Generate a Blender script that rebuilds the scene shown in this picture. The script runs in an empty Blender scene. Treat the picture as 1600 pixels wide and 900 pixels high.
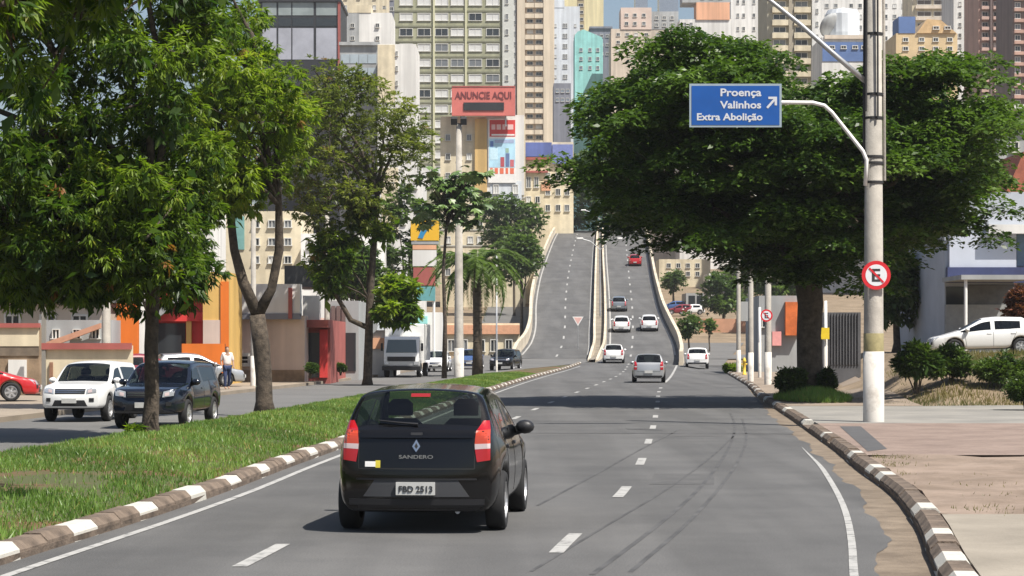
import bpy, bmesh, math, random
import numpy as np
from mathutils import Vector, Matrix
from mathutils.bvhtree import BVHTree

# ------------------------------------------------------------------ camera, sky, sun, exposure
scene = bpy.context.scene
COL = scene.collection
CAM_H, FPX, HOR = 1.96, 3500.0, 536.0           # eye height, focal length in photo pixels, horizon row
cam_data = bpy.data.cameras.new('camera')
cam_data.sensor_width = 36.0
cam_data.lens = FPX / 1600.0 * 36.0
cam_data.shift_y = (HOR - 450.0) / 1600.0
cam_data.clip_start = 0.1
cam_data.clip_end = 6000
cam = bpy.data.objects.new('camera', cam_data)
cam.location = (0, 0, CAM_H)
cam.rotation_euler = (math.radians(90), 0, 0)
COL.objects.link(cam)
scene.camera = cam

SUN = Vector((0.46, -0.40, 1.0)).normalized()    # towards the sun
elev = math.asin(SUN.z)
azim = math.atan2(SUN.x, SUN.y)
world = bpy.data.worlds.new('World')
scene.world = world
world.use_nodes = True
wn = world.node_tree.nodes
sky = wn.new('ShaderNodeTexSky')
sky.sky_type = 'NISHITA'
sky.sun_disc = False
sky.sun_elevation = elev
sky.sun_rotation = azim
sky.dust_density = 2.0
sky.air_density = 1.0
world.node_tree.links.new(sky.outputs[0], wn['Background'].inputs[0])
wn['Background'].inputs[1].default_value = 0.075
sl = bpy.data.lights.new('sun', 'SUN')
sl.energy = 5.0
sl.angle = math.radians(0.5)
sl.color = (1.0, 0.95, 0.87)
so = bpy.data.objects.new('sun', sl)
so.rotation_euler = SUN.to_track_quat('Z', 'Y').to_euler()
so.location = (60, -60, 150)
COL.objects.link(so)
vs = scene.view_settings
vs.view_transform = 'Standard'
vs.look = 'None'
vs.exposure = 0.62
vs.gamma = 1.0
vs.use_curve_mapping = False
scene.render.engine = 'CYCLES'
cy = scene.cycles
cy.max_bounces = 7
cy.diffuse_bounces = 3
cy.glossy_bounces = 3
cy.transmission_bounces = 4
cy.transparent_max_bounces = 10
cy.use_denoising = True
cy.caustics_reflective = False
cy.caustics_refractive = False

# ------------------------------------------------------------------ helpers
R = random.Random(7)
PI = math.pi


def PX(px, py, Y):
    """a point of the place given where it shows and how far away it stands"""
    return Vector(((px - 800.0) / FPX * Y, Y, CAM_H + (HOR - py) / FPX * Y))


def sm(a, b, x):
    t = min(1.0, max(0.0, (x - a) / (b - a)))
    return t * t * (3 - 2 * t)


def interp(tab):
    xs = np.array([t[0] for t in tab], float)
    ys = np.array([t[1] for t in tab], float)
    h = np.diff(xs)
    d = np.diff(ys) / h
    m = np.zeros(len(xs))
    m[0], m[-1] = d[0], d[-1]
    for i in range(1, len(xs) - 1):
        m[i] = 0 if d[i - 1] * d[i] <= 0 else (h[i - 1] + h[i]) / (h[i - 1] / d[i] + h[i] / d[i - 1])

    def f(x):
        if x <= xs[0]:
            return float(ys[0] + m[0] * (x - xs[0]))
        if x >= xs[-1]:
            return float(ys[-1] + m[-1] * (x - xs[-1]))
        i = int(np.searchsorted(xs, x) - 1)
        t = (x - xs[i]) / h[i]
        return float((2 * t**3 - 3 * t**2 + 1) * ys[i] + (t**3 - 2 * t**2 + t) * h[i] * m[i]
                     + (-2 * t**3 + 3 * t**2) * ys[i + 1] + (t**3 - t**2) * h[i] * m[i + 1])
    return f


MATS = {}


def mat(name, rgb, rough=0.7, var=0.12, scale=3.0, bump=0.0, bscale=None, metal=0.0, rgb2=None, spec=0.5, detail=4, lo=0.35, hi=0.65, coat=0.0):
    if name in MATS:
        return MATS[name]
    m = bpy.data.materials.new(name)
    m.use_nodes = True
    nt = m.node_tree
    b = nt.nodes['Principled BSDF']
    b.inputs['Roughness'].default_value = rough
    b.inputs['Metallic'].default_value = metal
    b.inputs['Specular IOR Level'].default_value = spec
    if coat:
        b.inputs['Coat Weight'].default_value = coat
        b.inputs['Coat Roughness'].default_value = 0.06
    c1 = [max(0, c * (1 - var)) for c in rgb]
    c2 = [min(1, c * (1 + var)) for c in rgb] if rgb2 is None else list(rgb2)
    tc = nt.nodes.new('ShaderNodeTexCoord')
    if var > 0 or rgb2 is not None:
        n = nt.nodes.new('ShaderNodeTexNoise')
        n.inputs['Scale'].default_value = scale
        n.inputs['Detail'].default_value = detail
        n.inputs['Roughness'].default_value = 0.65
        r = nt.nodes.new('ShaderNodeValToRGB')
        r.color_ramp.elements[0].position = lo
        r.color_ramp.elements[1].position = hi
        r.color_ramp.elements[0].color = (*c1, 1)
        r.color_ramp.elements[1].color = (*c2, 1)
        nt.links.new(tc.outputs['Object'], n.inputs['Vector'])
        nt.links.new(n.outputs['Fac'], r.inputs[0])
        nt.links.new(r.outputs[0], b.inputs['Base Color'])
    else:
        b.inputs['Base Color'].default_value = (*rgb, 1)
    if bump:
        n2 = nt.nodes.new('ShaderNodeTexNoise')
        n2.inputs['Scale'].default_value = bscale or scale * 6
        n2.inputs['Detail'].default_value = 5
        bp = nt.nodes.new('ShaderNodeBump')
        bp.inputs['Strength'].default_value = bump
        bp.inputs['Distance'].default_value = 0.02
        nt.links.new(tc.outputs['Object'], n2.inputs['Vector'])
        nt.links.new(n2.outputs['Fac'], bp.inputs['Height'])
        nt.links.new(bp.outputs[0], b.inputs['Normal'])
    MATS[name] = m
    return m


def leaf_mat(name, dark, light, trans=0.35, tip=None):
    if name in MATS:
        return MATS[name]
    m = bpy.data.materials.new(name)
    m.use_nodes = True
    nt = m.node_tree
    b = nt.nodes['Principled BSDF']
    b.inputs['Roughness'].default_value = 0.42
    b.inputs['Specular IOR Level'].default_value = 0.35
    a = nt.nodes.new('ShaderNodeAttribute')
    a.attribute_name = 'tint'
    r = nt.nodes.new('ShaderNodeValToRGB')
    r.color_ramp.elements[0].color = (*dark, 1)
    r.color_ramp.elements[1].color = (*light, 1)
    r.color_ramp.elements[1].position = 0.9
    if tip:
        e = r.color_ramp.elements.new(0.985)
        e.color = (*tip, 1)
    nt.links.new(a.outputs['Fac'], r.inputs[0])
    nt.links.new(r.outputs[0], b.inputs['Base Color'])
    t = nt.nodes.new('ShaderNodeBsdfTranslucent')
    mul = nt.nodes.new('ShaderNodeMixRGB')
    mul.blend_type = 'MULTIPLY'
    mul.inputs[0].default_value = 1
    mul.inputs[2].default_value = (1.5, 1.7, 0.7, 1)
    nt.links.new(r.outputs[0], mul.inputs[1])
    nt.links.new(mul.outputs[0], t.inputs[0])
    mx = nt.nodes.new('ShaderNodeMixShader')
    mx.inputs[0].default_value = trans
    nt.links.new(b.outputs[0], mx.inputs[1])
    nt.links.new(t.outputs[0], mx.inputs[2])
    nt.links.new(mx.outputs[0], nt.nodes['Material Output'].inputs[0])
    MATS[name] = m
    return m


def glass_mat(name, tint, rough=0.03):
    if name in MATS:
        return MATS[name]
    m = bpy.data.materials.new(name)
    m.use_nodes = True
    nt = m.node_tree
    nt.nodes.remove(nt.nodes['Principled BSDF'])
    tr = nt.nodes.new('ShaderNodeBsdfTransparent')
    tr.inputs[0].default_value = (*tint, 1)
    gl = nt.nodes.new('ShaderNodeBsdfGlossy')
    gl.inputs['Roughness'].default_value = rough
    gl.inputs[0].default_value = (0.9, 0.95, 1, 1)
    fr = nt.nodes.new('ShaderNodeFresnel')
    ge = nt.nodes.new('ShaderNodeNewGeometry')
    mr = nt.nodes.new('ShaderNodeMapRange')          # the same index from both sides of a thin pane
    mr.inputs[3].default_value, mr.inputs[4].default_value = 1.5, 1 / 1.5
    nt.links.new(ge.outputs['Backfacing'], mr.inputs[0])
    nt.links.new(mr.outputs[0], fr.inputs[0])
    mx = nt.nodes.new('ShaderNodeMixShader')
    nt.links.new(fr.outputs[0], mx.inputs[0])
    nt.links.new(tr.outputs[0], mx.inputs[1])
    nt.links.new(gl.outputs[0], mx.inputs[2])
    nt.links.new(mx.outputs[0], nt.nodes['Material Output'].inputs[0])
    MATS[name] = m
    return m


def link(o, parent=None):
    COL.objects.link(o)
    if parent is not None:
        o.parent = parent
    return o


def tag(o, label=None, cat=None, group=None, kind=None):
    if label:
        o['label'] = label
    if cat:
        o['category'] = cat
    if group:
        o['group'] = group
    if kind:
        o['kind'] = kind
    return o


def thing(name, label, cat, loc=(0, 0, 0), rz=0.0, group=None):
    o = bpy.data.objects.new(name, None)
    o.empty_display_size = 0.2
    o.location = loc
    o.rotation_euler = (0, 0, rz)
    link(o)
    return tag(o, label, cat, group)


def copy_tree(o, parent=None):
    c = o.copy()
    COL.objects.link(c)
    c.parent = parent
    for ch in o.children:
        copy_tree(ch, c)
    return c


class MB:
    def __init__(s):
        s.v, s.f, s.m = [], [], []
        s.cur = 0

    def add(s, verts, faces):
        k = len(s.v)
        s.v += [tuple(p) for p in verts]
        for f in faces:
            s.f.append(tuple(i + k for i in f))
            s.m.append(s.cur)
        return s

    def box(s, x0, x1, y0, y1, z0, z1, ch=0.0):
        if ch <= 0:
            return s.add([(x0, y0, z0), (x1, y0, z0), (x1, y1, z0), (x0, y1, z0), (x0, y0, z1), (x1, y0, z1), (x1, y1, z1), (x0, y1, z1)],
                         [(3, 2, 1, 0), (4, 5, 6, 7), (0, 1, 5, 4), (1, 2, 6, 5), (2, 3, 7, 6), (3, 0, 4, 7)])
        c = ch
        s.add([(x0, y0, z0), (x1, y0, z0), (x1, y1, z0), (x0, y1, z0), (x0, y0, z1 - c), (x1, y0, z1 - c), (x1, y1, z1 - c), (x0, y1, z1 - c),
               (x0 + c, y0 + c, z1), (x1 - c, y0 + c, z1), (x1 - c, y1 - c, z1), (x0 + c, y1 - c, z1)],
              [(3, 2, 1, 0), (0, 1, 5, 4), (1, 2, 6, 5), (2, 3, 7, 6), (3, 0, 4, 7),
               (4, 5, 9, 8), (5, 6, 10, 9), (6, 7, 11, 10), (7, 4, 8, 11), (8, 9, 10, 11)])
        return s

    def quad(s, a, b, c, d):
        return s.add([a, b, c, d], [(0, 1, 2, 3)])

    def prism(s, poly, y0, y1):
        """polygon in (x,z), extruded along y"""
        n = len(poly)
        vs_ = [(p[0], y0, p[1]) for p in poly] + [(p[0], y1, p[1]) for p in poly]
        fs = [tuple(range(n)), tuple(range(2 * n - 1, n - 1, -1))]
        for i in range(n):
            j = (i + 1) % n
            fs.append((i, i + n, j + n, j))
        return s.add(vs_, fs)

    def tube(s, pts, radii, n=10, cap=True):
        pts = [Vector(p) for p in pts]
        rings = []
        up = Vector((0.13, 0.21, 1)).normalized()
        for i, p in enumerate(pts):
            d = (pts[min(i + 1, len(pts) - 1)] - pts[max(i - 1, 0)]).normalized()
            a = d.cross(Vector((1, 0.1, 0)) if abs(d.z) > 0.8 else up).normalized()
            b = d.cross(a)
            r = radii[i] if isinstance(radii, (list, tuple)) else radii
            rings.append([p + (a * math.cos(2 * PI * k / n) + b * math.sin(2 * PI * k / n)) * r for k in range(n)])
        vs_ = [q for r in rings for q in r]
        fs = []
        for i in range(len(pts) - 1):
            for k in range(n):
                k2 = (k + 1) % n
                fs.append((i * n + k, i * n + k2, (i + 1) * n + k2, (i + 1) * n + k))
        if cap:
            fs.append(tuple(range(n - 1, -1, -1)))
            fs.append(tuple((len(pts) - 1) * n + k for k in range(n)))
        return s.add(vs_, fs)

    def lathe(s, prof, n=24, axis='z', o=(0, 0, 0)):
        """profile [(r, h)] round an axis"""
        vs_, fs = [], []
        for (r, h) in prof:
            for k in range(n):
                a = 2 * PI * k / n
                c, d = r * math.cos(a), r * math.sin(a)
                p = (c, d, h) if axis == 'z' else ((h, c, d) if axis == 'x' else (c, h, d))
                vs_.append((p[0] + o[0], p[1] + o[1], p[2] + o[2]))
        for i in range(len(prof) - 1):
            for k in range(n):
                k2 = (k + 1) % n
                fs.append((i * n + k, i * n + k2, (i + 1) * n + k2, (i + 1) * n + k))
        return s.add(vs_, fs)

    def mesh(s, name, mats, smooth=False):
        me = bpy.data.meshes.new(name)
        me.from_pydata(s.v, [], s.f)
        for m_ in (mats if isinstance(mats, (list, tuple)) else [mats]):
            me.materials.append(m_)
        if any(s.m):
            me.polygons.foreach_set('material_index', s.m)
        bm = bmesh.new()
        bm.from_mesh(me)
        bmesh.ops.recalc_face_normals(bm, faces=bm.faces)
        bm.to_mesh(me)
        bm.free()
        if smooth:
            me.polygons.foreach_set('use_smooth', [True] * len(me.polygons))
        me.update()
        return me

    def build(s, name, mats, parent=None, smooth=False, loc=None, rz=0.0):
        o = bpy.data.objects.new(name, s.mesh(name, mats, smooth))
        link(o, parent)
        if loc is not None:
            o.location = loc
        o.rotation_euler = (0, 0, rz)
        return o


def inst(name, me, parent=None, loc=(0, 0, 0), rz=0.0, m=None):
    o = bpy.data.objects.new(name, me)
    link(o, parent)
    o.location = loc
    o.rotation_euler = (0, 0, rz)
    if m is not None:
        o.material_slots[0].link = 'OBJECT'
        o.material_slots[0].material = m
    return o


def text_mesh(body, size, mt, extrude=0.004, align='LEFT', bold=0.0, sx=1.0):
    cu = bpy.data.curves.new('lettering', 'FONT')
    cu.body = body
    cu.size = size
    cu.extrude = extrude
    cu.offset = bold
    cu.align_x = align
    cu.resolution_u = 3
    o = bpy.data.objects.new('lettering', cu)
    COL.objects.link(o)
    bpy.context.view_layer.update()
    dg = bpy.context.evaluated_depsgraph_get()
    me = bpy.data.meshes.new_from_object(o.evaluated_get(dg))
    bpy.data.objects.remove(o)
    me.materials.clear()
    me.materials.append(mt)
    if sx != 1.0:
        for v in me.vertices:
            v.co.x *= sx
    return me


def text(body, size, mt, parent, loc, rot=(PI / 2, 0, 0), name='lettering', **k):
    o = bpy.data.objects.new(name, text_mesh(body, size, mt, **k))
    link(o, parent)
    o.location = loc
    o.rotation_euler = rot
    return o


def fast_mesh(name, V, quads, mt, tint=None, n=4, smooth=False):
    me = bpy.data.meshes.new(name)
    me.vertices.add(len(V))
    me.vertices.foreach_set('co', np.asarray(V, np.float32).ravel())
    q = np.asarray(quads, np.int32)
    me.loops.add(q.size)
    me.loops.foreach_set('vertex_index', q.ravel())
    me.polygons.add(len(q))
    me.polygons.foreach_set('loop_start', np.arange(0, q.size, n, dtype=np.int32))
    me.polygons.foreach_set('loop_total', np.full(len(q), n, np.int32))
    if tint is not None:
        a = me.attributes.new('tint', 'FLOAT', 'FACE')
        a.data.foreach_set('value', np.asarray(tint, np.float32))
    me.materials.append(mt)
    me.update(calc_edges=True)
    return me


# ------------------------------------------------------------------ materials
asphalt = mat('asphalt', (0.088, 0.087, 0.086), 0.85, 0.10, 0.35, 0.35, 60, rgb2=(0.112, 0.110, 0.107), detail=8)


def wear(m):
    """wheel tracks, aggregate and old patches on asphalt"""
    nt = m.node_tree
    b = nt.nodes['Principled BSDF']
    src = b.inputs['Base Color'].links[0].from_socket
    tc = nt.nodes['Texture Coordinate']
    last = src
    for sc, lo, hi, c0, c1, ns, dt in (((0.9, 0.035, 1), 0.42, 0.60, 0.86, 1.07, 1.0, 4), ((1, 1, 1), 0.30, 0.70, 0.72, 1.25, 55.0, 3), ((1, 0.25, 1), 0.60, 0.66, 1.0, 0.88, 0.28, 6)):
        mp = nt.nodes.new('ShaderNodeMapping')
        mp.inputs['Scale'].default_value = sc
        mp.inputs['Rotation'].default_value = (0, 0, 0.075 if sc[1] < 0.5 else 0)
        n = nt.nodes.new('ShaderNodeTexNoise')
        n.inputs['Scale'].default_value = ns
        n.inputs['Detail'].default_value = dt
        r = nt.nodes.new('ShaderNodeMapRange')
        r.inputs[1].default_value, r.inputs[2].default_value, r.inputs[3].default_value, r.inputs[4].default_value = lo, hi, c0, c1
        mx = nt.nodes.new('ShaderNodeMixRGB')
        mx.blend_type = 'MULTIPLY'
        mx.inputs[0].default_value = 1
        nt.links.new(tc.outputs['Object'], mp.inputs[0])
        nt.links.new(mp.outputs[0], n.inputs['Vector'])
        nt.links.new(n.outputs['Fac'], r.inputs[0])
        nt.links.new(last, mx.inputs[1])
        nt.links.new(r.outputs[0], mx.inputs[2])
        last = mx.outputs[0]
    nt.links.new(last, b.inputs['Base Color'])


wear(asphalt)
asphalt_far = mat('asphalt_old', (0.125, 0.122, 0.117), 0.85, 0.12, 0.3, 0.3, 50, detail=8)
sand = mat('gutter_sand', (0.150, 0.115, 0.082), 0.95, 0.2, 1.6, 0.6, 30, rgb2=(0.225, 0.178, 0.13), detail=10)
concrete = mat('concrete', (0.43, 0.385, 0.315), 0.85, 0.16, 0.9, 0.2, 20, detail=8)
pale_concrete = mat('pale_concrete', (0.205, 0.196, 0.178), 0.9, 0.12, 0.5, 0.3, 25, rgb2=(0.265, 0.25, 0.222), detail=10)
slab_concrete = mat('slab_concrete', (0.245, 0.215, 0.172), 0.9, 0.12, 0.7, 0.3, 25, rgb2=(0.30, 0.265, 0.215), detail=10)
road_white = mat('road_paint_white', (0.15, 0.15, 0.145), 0.8, 0.15, 5, rgb2=(0.36, 0.355, 0.34), detail=9, lo=0.32, hi=0.50)
kerb_brown = mat('kerb_stone_brown', (0.095, 0.07, 0.052), 0.9, 0.3, 3, 0.6, 40, rgb2=(0.185, 0.14, 0.105), detail=6)
kerb_white = mat('kerb_paint_white', (0.20, 0.165, 0.13), 0.85, 0.2, 6, 0.4, 40, rgb2=(0.50, 0.48, 0.43), detail=9, lo=0.28, hi=0.44)
soil = mat('soil', (0.095, 0.105, 0.035), 0.95, 0.3, 0.5, 0.5, 20, rgb2=(0.135, 0.065, 0.035), detail=8, lo=0.45, hi=0.6)
dry = mat('dry_grass_ground', (0.17, 0.125, 0.075), 0.95, 0.2, 0.35, 0.5, 12, rgb2=(0.26, 0.195, 0.13), detail=10)
white_paint = mat('white_paint', (0.78, 0.77, 0.74), 0.6, 0.06, 1.5)
black_plastic = mat('black_plastic', (0.018, 0.018, 0.02), 0.45, 0, spec=0.4)
rubber = mat('tyre_rubber', (0.014, 0.014, 0.015), 0.85, 0.15, 20)
chrome = mat('bright_metal', (0.6, 0.6, 0.6), 0.25, 0, metal=1.0)
galv = mat('galvanised_steel', (0.42, 0.43, 0.44), 0.45, 0.1, 6, metal=0.6)
dark_line = mat('dark_seam', (0.01, 0.01, 0.01), 0.8, 0)

# ------------------------------------------------------------------ lines of the street, X as a function of the distance Y
E_mk = interp([(-20, -6.6), (0, -5.7), (19.8, -4.52), (24.2, -4.14), (29.3, -3.79), (35.2, -3.53), (40.8, -3.23), (60, -2.3), (97, -0.46), (127, 1.55), (150, 3.6), (168, 5.3)])
E_mf = interp([(-20, -13.5), (0, -11.6), (20, -10.2), (36, -8.8), (48, -7.7), (54, -7.15), (60, -6.65), (77, -5.5), (110, -3.2), (150, 0.6), (168, 5.0)])
E_lk = interp([(-20, -18.5), (0, -16.6), (30, -14.3), (51, -12.9), (82, -11.0), (111, -8.9), (150, -6.8), (200, -5.0), (260, -4.0), (340, -3.5)])
E_rk = interp([(-20, -0.6), (0, 1.5), (19, 3.61), (23.7, 4.3), (29.1, 4.93), (34, 5.31), (40.8, 5.9), (47, 6.38), (58.1, 7.23), (64.1, 7.67), (81.4, 8.95), (96.6, 10.3), (122, 12.2), (156, 14.7), (200, 19.5), (240, 25)])
E_ra = interp([(-20, -0.8), (0, 1.2), (19.3, 3.17), (21.9, 3.62), (23.3, 3.84), (28.7, 4.46), (36.7, 5.16), (44, 5.75), (58, 6.78), (75, 8.3), (85, 9.15), (100, 10.5)])
L1 = interp([(-10, -5.2), (20.5, -2.32), (45, -0.85), (77, 1.54), (92.7, 2.9), (140, 6.9), (170, 8.9), (202, 10.9), (269, 14.0), (330, 16.7)])
L2 = interp([(0, -2.0), (10, -0.7), (21.7, 0.5), (29.9, 1.5), (37.6, 2.18), (44.5, 2.71), (53.2, 3.36), (68.3, 4.42), (92.7, 6.1), (127, 9.0), (163, 12.0)])
C_l = interp([(160, 4.8), (168, 5.45), (178, 6.3), (205, 7.45), (242, 8.9), (285, 10.6), (345, 13.1), (420, 16.5)])      # central barrier, its two faces
C_r = interp([(160, 5.1), (168, 6.1), (178, 7.25), (195, 8.2), (205, 8.65), (231, 9.7), (285, 11.7), (345, 14.1), (420, 17.5)])
P_l = interp([(165, -0.6), (180, 0.46), (195, 1.45), (204, 1.78), (226, 2.08), (253, 2.75), (293, 4.3), (334, 6.2), (345, 6.7), (420, 9.5)])     # outer parapets of the viaduct
P_r = interp([(163, 12.15), (180, 13.45), (195, 14.2), (205, 14.4), (217, 14.65), (242, 15.6), (285, 17.6), (334, 20.0), (345, 20.5), (420, 24)])
Z_r = interp([(100, 0.0), (125, 0.05), (150, 0.2), (170, 0.5), (190, 1.75), (206, 3.4), (220, 5.0), (260, 9.5), (300, 14.0), (335, 17.9), (360, 20.0), (390, 21.2), (430, 21.6)])


def base_z(Y):
    return BZ(Y)


BZ = interp([(-100, 0), (100, 0), (140, 0.02), (160, 0.12), (200, 0.7), (250, 2.6), (300, 5.6), (400, 11), (500, 17), (650, 24), (900, 34), (1200, 45), (1700, 52)])


def lot_z(X, Y):
    x0 = 11.6 + 0.07 * max(0, Y - 70)
    return 1.55 * sm(x0, x0 + 2.6, X) * sm(64, 78, Y) * (1 - sm(112, 140, Y))


def gz(X, Y):
    return base_z(Y) + lot_z(X, Y)


def zroad(x, y):
    b = base_z(y)
    return b if y < 100 else b + (Z_r(y) - b) * (1 - sm(0.3, 1.8, x - L2(y)))


def ys(a, b, d=1.5, d2=None):
    out, y = [], a
    while y < b:
        out.append(y)
        y += d if d2 is None else d + (d2 - d) * (y - a) / (b - a)
    out.append(b)
    return out


def strip(name, fl, fr, Y, mt, z, cols=4, parent=None, kind=None, side=0.0):
    mb = MB()
    vs_, fs = [], []
    zf = z if callable(z) else (lambda x, y: z)
    for y in Y:
        a, b = fl(y), fr(y)
        for k in range(cols + 1):
            x = a + (b - a) * k / cols
            vs_.append((x, y, zf(x, y)))
    w = cols + 1
    for i in range(len(Y) - 1):
        for k in range(cols):
            fs.append((i * w + k, i * w + k + 1, (i + 1) * w + k + 1, (i + 1) * w + k))
    mb.add(vs_, fs)
    if side:                                        # a real edge down to the layer below
        for k in (0, cols):
            t = [vs_[i * w + k] for i in range(len(Y))]
            n = len(t)
            mb.add(t + [(p[0], p[1], p[2] - side) for p in t], [(i, i + 1, n + i + 1, n + i) for i in range(n - 1)])
    o = mb.build(name, mt, parent)
    if kind:
        o['kind'] = kind
    return o


# the ground: one sheet to the horizon
gx = sorted(set([-900, -600, -400, -250, -160, -110, -80, -60] + list(np.arange(-46, 60, 2.0)) + [64, 72, 82, 100, 130, 180, 260, 400, 600, 900]))
gy = sorted(set([-60, -40] + list(np.arange(-30, 160, 3.0)) + list(np.arange(160, 440, 6.0)) + list(range(450, 1000, 30)) + list(range(1000, 3200, 150))))
mbg = MB()
mbg.add([(x, y, gz(x, y) - 0.03) for y in gy for x in gx],
        [(j * len(gx) + i, j * len(gx) + i + 1, (j + 1) * len(gx) + i + 1, (j + 1) * len(gx) + i) for j in range(len(gy) - 1) for i in range(len(gx) - 1)])
ground = mbg.build('ground', dry, smooth=True)
tag(ground, 'dry tan ground of the verges and hillside', None, kind='structure')

# main road, opposite road, service road
Y_near = ys(-20, 170, 1.5)
road = strip('road', lambda y: E_mk(y) - 0.05, lambda y: min(E_rk(y) + 0.05, E_ra(y) + (0.06 * math.sin(y * 0.9) + 0.03 * math.sin(y * 2.3 + 1) + 0.02 * math.sin(y * 5.1) + 0.014 * math.sin(y * 11.3 + 2) + 0.01 * math.sin(y * 23.0)) * (1 - sm(60, 75, y))) if y < 100 else E_rk(y) + 0.05,
             ys(-20, 170, 0.05, 1.4), asphalt, lambda x, y: zroad(x, y), 12, kind='structure')
tag(road, 'grey asphalt carriageway with dashed white lane lines')
gut = strip('road_gutter', lambda y: E_ra(y) - 0.7, E_rk, ys(-20, 82, 0.8), sand, -0.006, 3, kind='structure')
tag(gut, 'sandy strip between asphalt and kerb')
road_b = strip('road_opposite', E_lk, lambda y: E_mf(y) + 0.05, ys(-20, 176, 1.5), asphalt_far, lambda x, y: base_z(y) + (0 if y < 150 else (Z_r(y) - base_z(y)) * sm(-2, 1.0, x)), 8, kind='structure')
tag(road_b, 'grey carriageway for oncoming traffic beyond the median')
road_c = strip('road_lower_street', E_lk, lambda y: P_l(y) - 0.3, ys(176, 330, 4), asphalt_far, lambda x, y: base_z(y) + 0.03, 4, kind='structure')
road_d = strip('road_service', lambda y: P_r(y) + 0.3, lambda y: E_rk(y), ys(170, 236, 3), asphalt_far, lambda x, y: base_z(y) + 0.03, 4, kind='structure')
tag(road_d, 'service road passing beside the viaduct ramp')
cross = strip('road_crossing', lambda y: 16.5, lambda y: 70.0, ys(192, 206, 2), asphalt_far, lambda x, y: base_z(y) + 0.06, 10, kind='structure')
tag(cross, 'cross street behind the service road')


# painted markings
def worn(k):
    return 0.0


def ribbon(name, pts, w, z, mt, parent, zf=None):
    mb = MB()
    n = len(pts)
    V_ = []
    for i, p in enumerate(pts):
        a, b = pts[max(0, i - 1)], pts[min(n - 1, i + 1)]
        d = Vector((b[0] - a[0], b[1] - a[1])).normalized()
        ww = w[i] if isinstance(w, list) else w
        zz = (zf(p[0], p[1]) if zf else 0) + z
        V_ += [(p[0] - d.y * ww / 2, p[1] + d.x * ww / 2, zz), (p[0] + d.y * ww / 2, p[1] - d.x * ww / 2, zz)]
    mb.add(V_, [(2 * i, 2 * i + 1, 2 * i + 3, 2 * i + 2) for i in range(n - 1)])
    return mb.build(name, mt, parent)


def dash_line(f, starts, ln, parent, zf=None, w=0.13):
    for y in starts:
        ribbon('lane_dash', [(f(y + t * ln / 4), y + t * ln / 4) for t in range(5)], w, 0.006, road_white, parent, zf)


dash_line(L1, [19.6 + 7.6 * k for k in range(20)], 2.2, road, zroad, 0.14)
dash_line(L2, [20.9 + 7.55 * k for k in range(11)], 2.1, road, zroad, 0.14)
ribbon('edge_line', [(L2(y), y) for y in ys(110, 162, 3)], 0.14, 0.006, road_white, road, zroad)
ribbon('edge_line', [(E_mk(y) + 0.34, y) for y in ys(-20, 160, 2)], 0.10, 0.006, road_white, road, zroad)
re_ = interp([(-20, -1.2), (0, 0.75), (19, 2.9), (21.6, 3.28), (26, 3.87), (31.9, 4.53), (35.9, 4.93), (39.4, 5.22), (46, 5.78)])
ribbon('edge_line', [(re_(y), y) for y in ys(-20, 42, 1.0)], [0.075] * 55 + [0.075 - 0.009 * k for k in range(len(ys(-20, 42, 1.0)) - 55)], 0.006, road_white, road)
skid_and_shadow = mat('tyre_mark', (0.064, 0.063, 0.064), 0.8, 0.3, 1.2, rgb2=(0.096, 0.095, 0.094), detail=8)  # for the tyre marks and for the cable shadow painted on the road


def gp(px, py):
    s_ = (py - HOR) / CAM_H
    return ((px - 800) / s_, FPX / s_)


def curve_pts(pp, n=28):
    q = [gp(*p) for p in pp]
    f = interp(sorted([(b, a) for a, b in q]))
    y0, y1 = min(b for a, b in q), max(b for a, b in q)
    return [(f(y0 + (y1 - y0) * t / n), y0 + (y1 - y0) * t / n) for t in range(n + 1)]


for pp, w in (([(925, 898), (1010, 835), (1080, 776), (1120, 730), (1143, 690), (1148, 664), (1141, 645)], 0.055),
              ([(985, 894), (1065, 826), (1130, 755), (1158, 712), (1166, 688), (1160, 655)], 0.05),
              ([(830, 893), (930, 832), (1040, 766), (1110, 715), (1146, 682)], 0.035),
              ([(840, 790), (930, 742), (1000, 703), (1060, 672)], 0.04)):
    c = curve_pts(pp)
    ribbon('tyre_mark', c, w, 0.004, skid_and_shadow, road)
shadow_pts = [gp(800, 679), gp(1000, 672), gp(1040, 672), gp(1250, 679)]
for x0, x1, py, d in ((980, 1035, 671, 0.8), (800, 1240, 677, 0.35)):  # faint shadow of an overhead cable, painted as dark strips
    a, b = gp(x0, py), gp(x1, py + 1.5)
    mbp = MB()
    mbp.quad((a[0], a[1], 0.004), (b[0], b[1], 0.004), (b[0], b[1] + d, 0.004), (a[0], a[1] + d, 0.004))
    mbp.build('cable_shadow', skid_and_shadow, road)

for x0, y0, w, l in ((1.9, 31.0, 0.9, 2.6), (3.4, 47.0, 1.1, 4.0), (-2.2, 38.0, 0.8, 3.0)):
    mbp = MB()
    mbp.quad((x0, y0, 0.003), (x0 + w, y0 + 0.05, 0.003), (x0 + w + l * 0.09, y0 + l, 0.003), (x0 + l * 0.09, y0 + l - 0.05, 0.003))
    mbp.build('repair_patch', mat('repair_asphalt', (0.080, 0.079, 0.078), 0.85, 0.12, 2.0, 0.4, 60, rgb2=(0.098, 0.096, 0.094), detail=8), road)

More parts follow.
